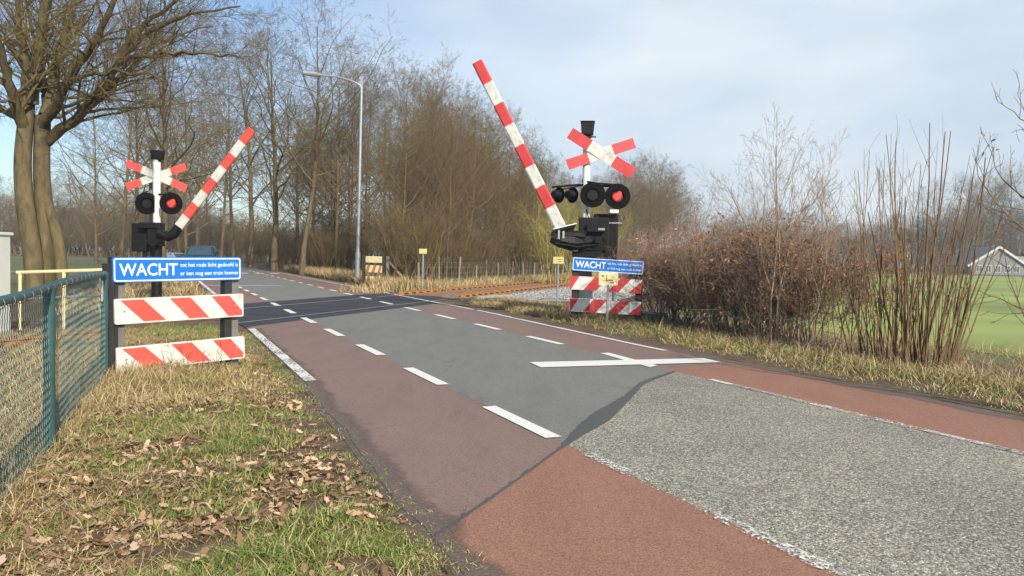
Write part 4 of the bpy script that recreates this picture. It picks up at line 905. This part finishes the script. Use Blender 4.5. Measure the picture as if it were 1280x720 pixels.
c = D(1275, 340, 215); t = thing('shed', 'long grey barn right of the distant house', 'barn', (c.x, 215, 0)); MB().box((c.x, 215, 1.4), (16, 8, 2.8)).build('wall', mat('barn boards', (.2, .21, .22), .9), t)
b = MB(); b.prism([(-8.5, 2.8), (8.5, 2.8), (7.5, 5.2), (-7.5, 5.2)], Vector((c.x, 215, 0)), Vector((1, 0, 0)), Zu, Vector((0, -1, 0)), -4.3, 4.3); b.build('roof', mat('barn roof', (.24, .27, .3), .7), t)

# ------------------------------------------------------------------ trees
# big twin tree, left foreground: hand-laid stems and limbs, grown twigs
R = np.random.default_rng(11); lines = []
YT = 21.0
TL = [  # (points (px,py,dY), r0, r1, level)
 ([(45, 356, 0), (42, 320, 0), (34, 275, -.1), (29, 235, 0), (28, 200, 0), (31, 165, 0), (34, 140, .1)], .26, .20, 0),
 ([(57, 356, .3), (58, 315, .35), (57, 270, .4), (52, 230, .4), (52, 190, .3), (53, 165, .2), (54, 145, .2)], .25, .2, 0),
 ([(80, 356, .1), (75, 310, .2), (68, 280, .3), (60, 255, .35), (55, 238, .4)], .17, .13, 0),
 ([(33, 140, .1), (34, 110, .2), (36, 80, .4), (28, 45, .6), (22, 0, 1), (16, -60, 1.2), (18, -140, 1.4)], .2, .05, 1),
 ([(31, 160, 0), (18, 125, -.5), (8, 90, -1), (-4, 50, -1.6), (-20, 0, -2), (-40, -60, -2.4)], .17, .04, 1),
 ([(30, 150, 0), (12, 140, .4), (-10, 132, 1), (-40, 120, 1.5), (-80, 110, 2)], .13, .04, 1),
 ([(40, 130, .1), (50, 90, 0), (48, 50, -.4), (58, 0, -.8), (60, -60, -1), (70, -130, -1)], .17, .04, 1),
 ([(56, 145, .2), (62, 110, .6), (72, 70, 1), (88, 30, 1.4), (96, -20, 1.8), (110, -90, 2)], .17, .04, 1),
 ([(53, 160, .2), (70, 130, -.4), (84, 100, -.8), (106, 68, -1.2), (128, 35, -1.6), (148, -10, -2), (160, -60, -2.3)], .16, .04, 1),
 ([(57, 178, .3), (75, 165, .2), (96, 150, 0), (118, 128, -.2), (138, 100, -.5), (150, 72, -.8), (168, 42, -1.1), (200, 14, -1.4), (240, -8, -1.8)], .165, .035, 1),
 ([(118, 128, -.2), (136, 118, .3), (152, 96, .8), (172, 74, 1.2), (196, 56, 1.6), (230, 40, 2), (262, 34, 2.2)], .085, .02, 1),
 ([(146, 80, -.7), (170, 72, -1.2), (205, 70, -1.8), (240, 66, -2.2), (275, 68, -2.6), (305, 74, -3)], .08, .015, 1),
 ([(88, 102, -.8), (112, 92, -1.4), (140, 90, -2), (176, 92, -2.6), (210, 104, -3)], .07, .015, 1),
 ([(150, 72, -.8), (176, 46, -1.2), (210, 26, -1.8), (252, 14, -2.4), (300, 8, -2.8)], .08, .018, 1),
 ([(57, 150, .2), (74, 146, .9), (92, 136, 1.6), (116, 124, 2.2), (140, 118, 2.8)], .07, .015, 1),
 ([(36, 90, .3), (20, 60, .9), (2, 38, 1.4), (-20, 24, 2)], .08, .02, 1),
 ([(60, 120, .5), (48, 80, 1.2), (40, 40, 1.8), (30, -10, 2.4)], .09, .02, 1),
]
CF = [(0,) * 7, (8, .12, .03, 10, .46, 48, .34), (6, .15, .03, 10, .5, 44, .45), (5, .17, .02, 8, .62, 42, .5), (4, .16, .0, 0, 0, 0, 0)]
for pl, r0, r1, lv in TL:
    P0 = np.array([D(x, y, YT + dy)[:] for x, y, dy in pl])
    if lv == 0: P0[0, 2] = -.1
    # resample with slight wiggle
    k = len(P0); u = np.linspace(0, k - 1, (k - 1) * 3 + 1); P1 = np.stack([np.interp(u, range(k), P0[:, i]) for i in range(3)], -1)
    for _ in range(2): P1[1:-1] = .25 * P1[:-2] + .5 * P1[1:-1] + .25 * P1[2:]
    if lv: P1[1:-1] += R.normal(0, .03, (len(P1) - 2, 3))
    rad = np.linspace(r0, r1, len(P1))
    if lv == 0 and r0 > .3: rad[:3] *= (1.25, 1.12, 1.05)
    lines.append((P1, rad, lv))
    if lv:
        ds = [unit(P1[min(i + 1, len(P1) - 1)] - P1[max(i - 1, 0)]) for i in range(len(P1))]; LL = float(np.linalg.norm(np.diff(P1, axis=0), axis=1).sum())
        kids(lines, list(P1), ds, list(rad), max(LL, 2.5), int(6 + LL * 3.4), 1, CF, R, .12)
off = Vector((D(45, 350, YT).x, YT, 0))
t = thing('bare_tree', 'large bare tree with twin mossy trunks behind the wire fence', 'tree', off)
a, b_ = tree_parts(lines, 1)
# big limbs go with the trunk; twigs form the crown
for nm, ln, m_, sm in (('trunk', a, M['bark_moss'], True), ('crown', b_, M['twig_moss'], False)):
    me = batch_tubes(nm, ln); me.transform(Matrix.Translation(-off)); link(nm, me, m_, t, sm)

TW[:] = [.004, .009]
protoT = []
for i, (h, r, n1, lo) in enumerate(((15, .17, 26, .3), (13, .13, 24, .25), (16, .15, 28, .35), (12, .1, 24, .15))):
    cfg = [(9, 0, 0, n1, .44 + .04 * (i % 2), 46 + 6 * (i % 3), .5)] + T_CFG[1:]
    protoT.append((make_tree('bare_tree', 'x', 'tree', 'trees', 40 + i, h, r, cfg, M['bark'], M['twig'] if i % 2 else M['twig_moss'], n1, lo), h))
S_CFG = [(7, .09, .03, 9, .45, 32, .5), (5, .13, .04, 7, .5, 36, .55), (4, .15, .02, 5, .55, 38, .6), (3, .18, .0, 0, 0, 0, 0)]
protoS = [(shrub('bare_shrub', 'x', 'shrub', 'shrubs', 70, 5.0, 9, .8, S_CFG, M['twig'], .04), 5.0), (shrub('bare_shrub', 'x', 'shrub', 'shrubs', 71, 4.5, 11, 1.0, S_CFG, M['twig_moss'], .035), 4.5)]
TW[:] = [.0022, .004]
used = set()
def place(proto, x, y, h, label, group, rz=None, wide=1.0):
    (p, h0) = proto
    if id(p) in used: o = copy_tree(p)
    else: o = p; used.add(id(p))
    s = h / h0; o.location = (x, y, -.02); o.rotation_euler = (0, 0, random.uniform(0, 6.28) if rz is None else rz); o.scale = (s * wide, s * wide, s)
    o['label'] = label
    if group: o['group'] = group
    elif 'group' in o: del o['group']
    return o
def pxx(x, y): 
    v = Vector((x, y, -H)); return 640 + F * v.dot(RT) / v.dot(FW)
def place_px(proto, px, ytop, Yd, label, group=None, wide=1.0):
    c = D(px, ytop, Yd); return place(proto, D(px, 340, Yd).x, Yd, c.z, label, group, None, wide)
# roadside avenue trees on the right of the road
place_px(protoT[2], 378, 28, 52, 'tall slender bare tree left of the street lamp', None, 1.2)
place_px(protoT[0], 343, 70, 60, 'second bare roadside tree from the street lamp, dark trunk', None, 1.35)
place_px(protoT[1], 312, 60, 74, 'third bare roadside tree from the street lamp', None, 1.3)
for px, yt, Yd in ((292, 95, 92), (276, 120, 112), (262, 150, 135)): place_px(random.choice(protoT), px, yt, Yd, 'bare avenue tree along the road far beyond the crossing', 'avenue trees far down the road', .9)
place_px(protoT[0], 203, 40, 42, 'broad bare tree straight behind the left crossing signal', None, 1.35)
for px, yt, Yd in ((150, 110, 58), (168, 90, 64), (232, 95, 60), (225, 130, 80), (245, 150, 110), (120, 130, 75), (250, 170, 140)): place_px(random.choice(protoT), px, yt, Yd, 'bare tree left of the road beyond the crossing', 'trees left of the road', 1.15)
for i in range(30):
    px = -40 + 300 * (i + random.random()) / 30; place_px(random.choice(protoT), px, random.uniform(225, 262), random.uniform(150, 230), 'distant hazy tree beyond the left field', 'distant trees on the left', 1.5)
# the wood beyond the track
SKY = [(225, 190), (280, 170), (330, 150), (380, 120), (420, 95), (462, 80), (500, 104), (540, 116), (570, 140), (600, 150), (640, 180), (680, 212), (705, 232), (740, 232), (775, 214), (800, 203), (830, 216), (860, 245), (890, 275), (930, 300)]
def sky_h(px, Yd): return 1.5 + (322 + .023 * (px - 640) - np.interp(px, [q[0] for q in SKY], [q[1] for q in SKY])) * Yd / F
cnt = 0; tries = 0
while cnt < 150 and tries < 6000:
    tries += 1
    t_ = 33 + 150 * random.random() ** 1.4; m_ = -16.2 - 42 * random.random() ** 1.5; p = TP(t_, m_); oo = p.dot(RN)
    if oo < 11.2 or p.y > 190: continue
    px = pxx(p.x, p.y)
    if px < 225 or px > 925: continue
    h = sky_h(px, p.y) * random.uniform(.6, 1.04)
    if h > 21: h = random.uniform(13, 19)
    place(random.choice(protoT), p.x, p.y, h, 'bare leafless tree in the dense brown wood beyond the track', 'trees of the wood beyond the track', None, random.uniform(.8, 1.1)); cnt += 1
cnt = 0
while cnt < 120:
    t_ = 33 + 110 * random.random() ** 1.5; m_ = -15.8 - 24 * random.random() ** 1.5; p = TP(t_, m_); oo = p.dot(RN)
    if oo < 10.6: continue
    px = pxx(p.x, p.y)
    if px < 235 or px > 940: continue
    h = min(sky_h(px, p.y) * random.uniform(.3, .62), random.uniform(2.8, 5.5))
    place(random.choice(protoS), p.x, p.y, h, 'tangled leafless shrub under the trees of the wood', 'undergrowth of the wood beyond the track', None, random.uniform(1., 1.5)); cnt += 1
for i in range(48):  # undergrowth along road side of wood
    s_ = 42 + 110 * random.random() ** .8; p = RP(s_, 10.8 + 5 * random.random()); place(random.choice(protoS), p.x, p.y, random.uniform(2.5, 5.5), 'tangled leafless shrub along the right side of the far road', 'undergrowth beside the far road', None, 1.3)
ys = shrub('catkin_shrub', 'yellow green catkin shrub behind the right boom', 'shrub', None, 90, 5.4, 14, 1.3, S_CFG, M['twig_yellow'], .04); c = D(698, 350, 44); ys.location = (c.x, 44, 0)
cc = copy_tree(ys); cc.location = (c.x + 2.6, 52, 0); cc['label'] = 'yellow green catkin shrub seen just left of the right mast'; cc.scale = (1.2, 1.2, 1.1)
# distant right wood and tall row
for i in range(44):
    px = 900 + 400 * (i + random.random()) / 44; Yd = random.uniform(235, 300); place_px(random.choice(protoT), px, random.uniform(268, 295), Yd, 'hazy tree of the distant wood beyond the right field', 'distant wood beyond the right field', 2.2)
for i in range(12): place_px(random.choice([protoT[0], protoT[2]]), 1170 + 135 * (i + random.random()) / 12, random.uniform(220, 248), random.uniform(222, 240), 'tall hazy tree in the row behind the distant house', 'tall tree row behind the distant house', 1.0)
for i in range(44):
    px = 880 + 420 * (i + random.random()) / 44; place_px(random.choice(protoS), px, random.uniform(300, 322), random.uniform(225, 260), 'hazy bush at the far edge of the right field', 'bushes at the far edge of the right field', 2.2)
for i in range(52):
    px = -40 + 350 * (i + random.random()) / 52; place_px(random.choice(protoS), px, random.uniform(258, 292), random.uniform(130, 200), 'hazy bush beyond the left field', 'bushes beyond the left field', 2.2)

# ------------------------------------------------------------------ right hedge and coppice
H_CFG = [(6, .14, .03, 11, .5, 40, .5), (5, .17, .03, 6, .55, 44, .6), (4, .2, .02, 4, .6, 46, .6), (3, .2, 0, 0, 0, 0, 0)]
hp = [(shrub('hedge_shrub', 'x', 'shrub', 'hedge', 100, 2.0, 14, .5, H_CFG, M['twig_red'], .013, 420, M['deadleaf']), 2.0),
      (shrub('hedge_shrub', 'x', 'shrub', 'hedge', 101, 2.0, 14, .5, H_CFG, M['twig_tan'], .013, 120, M['deadleaf']), 2.0)]
hl = 'thorny brown hedge shrub on the right verge behind the striped board'
for i in range(15):
    px = 812 + 190 * (i + random.random()) / 15; f = (px - 812) / 190; Yd = 18.8 - 5.4 * f + random.uniform(-.2, 1.6)
    place_px(hp[i % 2], px, 300 - 6 * math.sin(f * 3) + random.uniform(-8, 16), Yd, hl, 'brown hedge on the right verge', 1.1)
rp = (shrub('beech_shrub', 'x', 'shrub', 'beech', 104, 2.2, 10, .5, H_CFG, M['twig_tan'], .014, 1000, M['deadleaf']), 2.2)
for i, (px, yt, Yd) in enumerate(((940, 290, 14.6), (985, 296, 14.2), (1022, 300, 13.6), (1060, 305, 13.4), (900, 298, 16))):
    place_px(rp, px, yt, Yd, 'red brown shrub with withered leaves between hedge and coppice', 'red leaved shrubs in the right hedge', .95)
# bare young tree rising from the hedge
Y_CFG = [(8, .06, .03, 13, .42, 30, .5), (6, .09, .06, 7, .45, 34, .55), (4, .12, .03, 3, .5, 36, .6), (3, .12, 0, 0, 0, 0, 0)]
yt_ = shrub('bare_sapling', 'multi stemmed bare sapling rising above the red brown hedge', 'tree', None, 131, 3.45, 13, .9, Y_CFG, M['twig_tan'], .02)
c = D(985, 400, 13.6); yt_.location = (c.x, 13.6, 0)
y2 = copy_tree(yt_); c = D(915, 400, 15.5); y2.location = (c.x, 15.5, 0); y2.rotation_euler = (0, 0, 2); y2.scale = (.85, .85, .82); y2['label'] = 'smaller bare sapling in the hedge left of the tall one'
# coppice: straight shoots
def coppice(name, label, c, n, h0, h1, spread, lean, seed, r=.014, ncfg=2):
    R = np.random.default_rng(seed); lines = []; cfg = [(9, .032, .012, 3.5, .25, 24, .5), (4, .06, .05, 0, 0, 0, 0)]
    for i in range(n):
        a = R.uniform(0, 6.28); sp = spread * R.random(); p = np.array([math.cos(a) * sp * 1.3, math.sin(a) * sp * .8, -.15]); d = unit(np.array([math.cos(a) * lean * R.random() * 1.3, math.sin(a) * lean * R.random(), 1]))
        grow(lines, p, d, R.uniform(h0, h1), r * R.uniform(.6, 1.3), 0, cfg, R)
    t = thing(name, label, 'shrub', c); a, b = tree_parts(lines); link('shoots', batch_tubes('shoots', a + b), M['shoot'], t, True); return t
c = D(1143, 462, 11.2); coppice('coppiced_shrub', 'tall straight brown shoots of a coppiced shrub on the right verge', (c.x, 11.2, 0), 46, 1.7, 3.75, .42, .26, 5, .018)
c = D(1098, 455, 11.9); coppice('coppiced_shrub', 'thinner coppiced shrub left of the tallest shoots', (c.x, 11.9, 0), 32, 1.5, 3.5, .7, .26, 6, .013)
c = D(1175, 465, 11.0); coppice('coppiced_shrub', 'sparse leaning shoots right of the tallest coppiced shrub', (c.x, 11.0, 0), 18, 1.5, 3.2, .3, .34, 8, .014)
# twigs reaching in at the right edge
R = np.random.default_rng(21); lines = []
for i, (pl) in enumerate(([(1330, 330, 7.5), (1285, 290, 7.6), (1250, 262, 7.7), (1225, 225, 7.8), (1216, 185, 7.9)], [(1340, 300, 7.2), (1300, 262, 7.3), (1270, 240, 7.5), (1245, 215, 7.6), (1232, 175, 7.6)], [(1345, 420, 7.4), (1300, 392, 7.5), (1262, 380, 7.6), (1222, 362, 7.8)], [(1350, 210, 7), (1310, 168, 7.2), (1275, 148, 7.4), (1250, 128, 7.4)], [(1345, 480, 7.4), (1290, 420, 7.6), (1262, 352, 7.7), (1252, 300, 7.7)])):
    P0 = np.array([D(x, y, Y_)[:] for x, y, Y_ in pl]); k = len(P0); u = np.linspace(0, k - 1, 10); P1 = np.stack([np.interp(u, range(k), P0[:, j]) for j in range(3)], -1); P1[1:-1] += R.normal(0, .008, (8, 3)); rad = np.linspace(.011, .003, 10); lines.append((P1, rad, 1))
    ds = [unit(P1[min(j + 1, 9)] - P1[max(j - 1, 0)]) for j in range(10)]; kids(lines, list(P1), ds, list(rad), 1.0, 7, 0, [(0, 0, 0, 0, .5, 38, .6), (4, .12, .05, 2, .5, 40, .7), (3, .15, 0, 0, 0, 0, 0)], R, .2)
# stem down to the ground outside the frame
base = D(1400, 520, 7.2); base.z = -.1
for q in ((1330, 330, 7.5), (1340, 300, 7.2), (1345, 420, 7.4), (1350, 210, 7), (1345, 480, 7.4)):
    e = D(*q); md = (base + e) / 2 + Vector((.1, 0, 0)); P1 = np.array([base[:], (base * .6 + md * .4)[:], md[:], ((md + e) / 2)[:], e[:]]); lines.append((P1, np.array([.025, .022, .018, .014, .011]), 0))
off = Vector((base.x, base.y, 0)); t = thing('bare_shrub', 'bare branches with a few withered leaves reaching in at the right edge', 'shrub', off); a, b_ = tree_parts(lines)
for nm, ln in (('stems', a), ('twigs', b_)): me = batch_tubes(nm, ln); me.transform(Matrix.Translation(-off)); link(nm, me, M['twig'], t)
P = np.concatenate([q[0][2:] for q in lines if q[2] >= 1]); P = P[R.integers(0, len(P), 34)]; me = leaf_mesh('dead_leaves', P, R, .02, .035); me.transform(Matrix.Translation(-off)); link('dead_leaves', me, M['deadleaf'], t)

# unused prototypes out
for p, h in protoT + protoS + hp + [rp]:
    if id(p) not in used:
        for ch in list(p.children): bpy.data.objects.remove(ch)
        bpy.data.objects.remove(p)

# ------------------------------------------------------------------ haze
b = MB(); b.box((0, 600, 19), (2300, 1900, 42)); hz_ = b.build('haze', []); 
m, n, l, bs_ = newmat('haze air'); n.remove(bs_); pv = n.new('ShaderNodeVolumePrincipled'); pv.inputs['Color'].default_value = (.8, .86, .95, 1); pv.inputs['Density'].default_value = .0007; pv.inputs['Anisotropy'].default_value = .2
l.new(pv.outputs[0], n['Material Output'].inputs['Volume']); hz_.data.materials.clear(); hz_.data.materials.append(m); tag(hz_, 'thin pale winter haze over the fields', 'haze', kind='stuff')
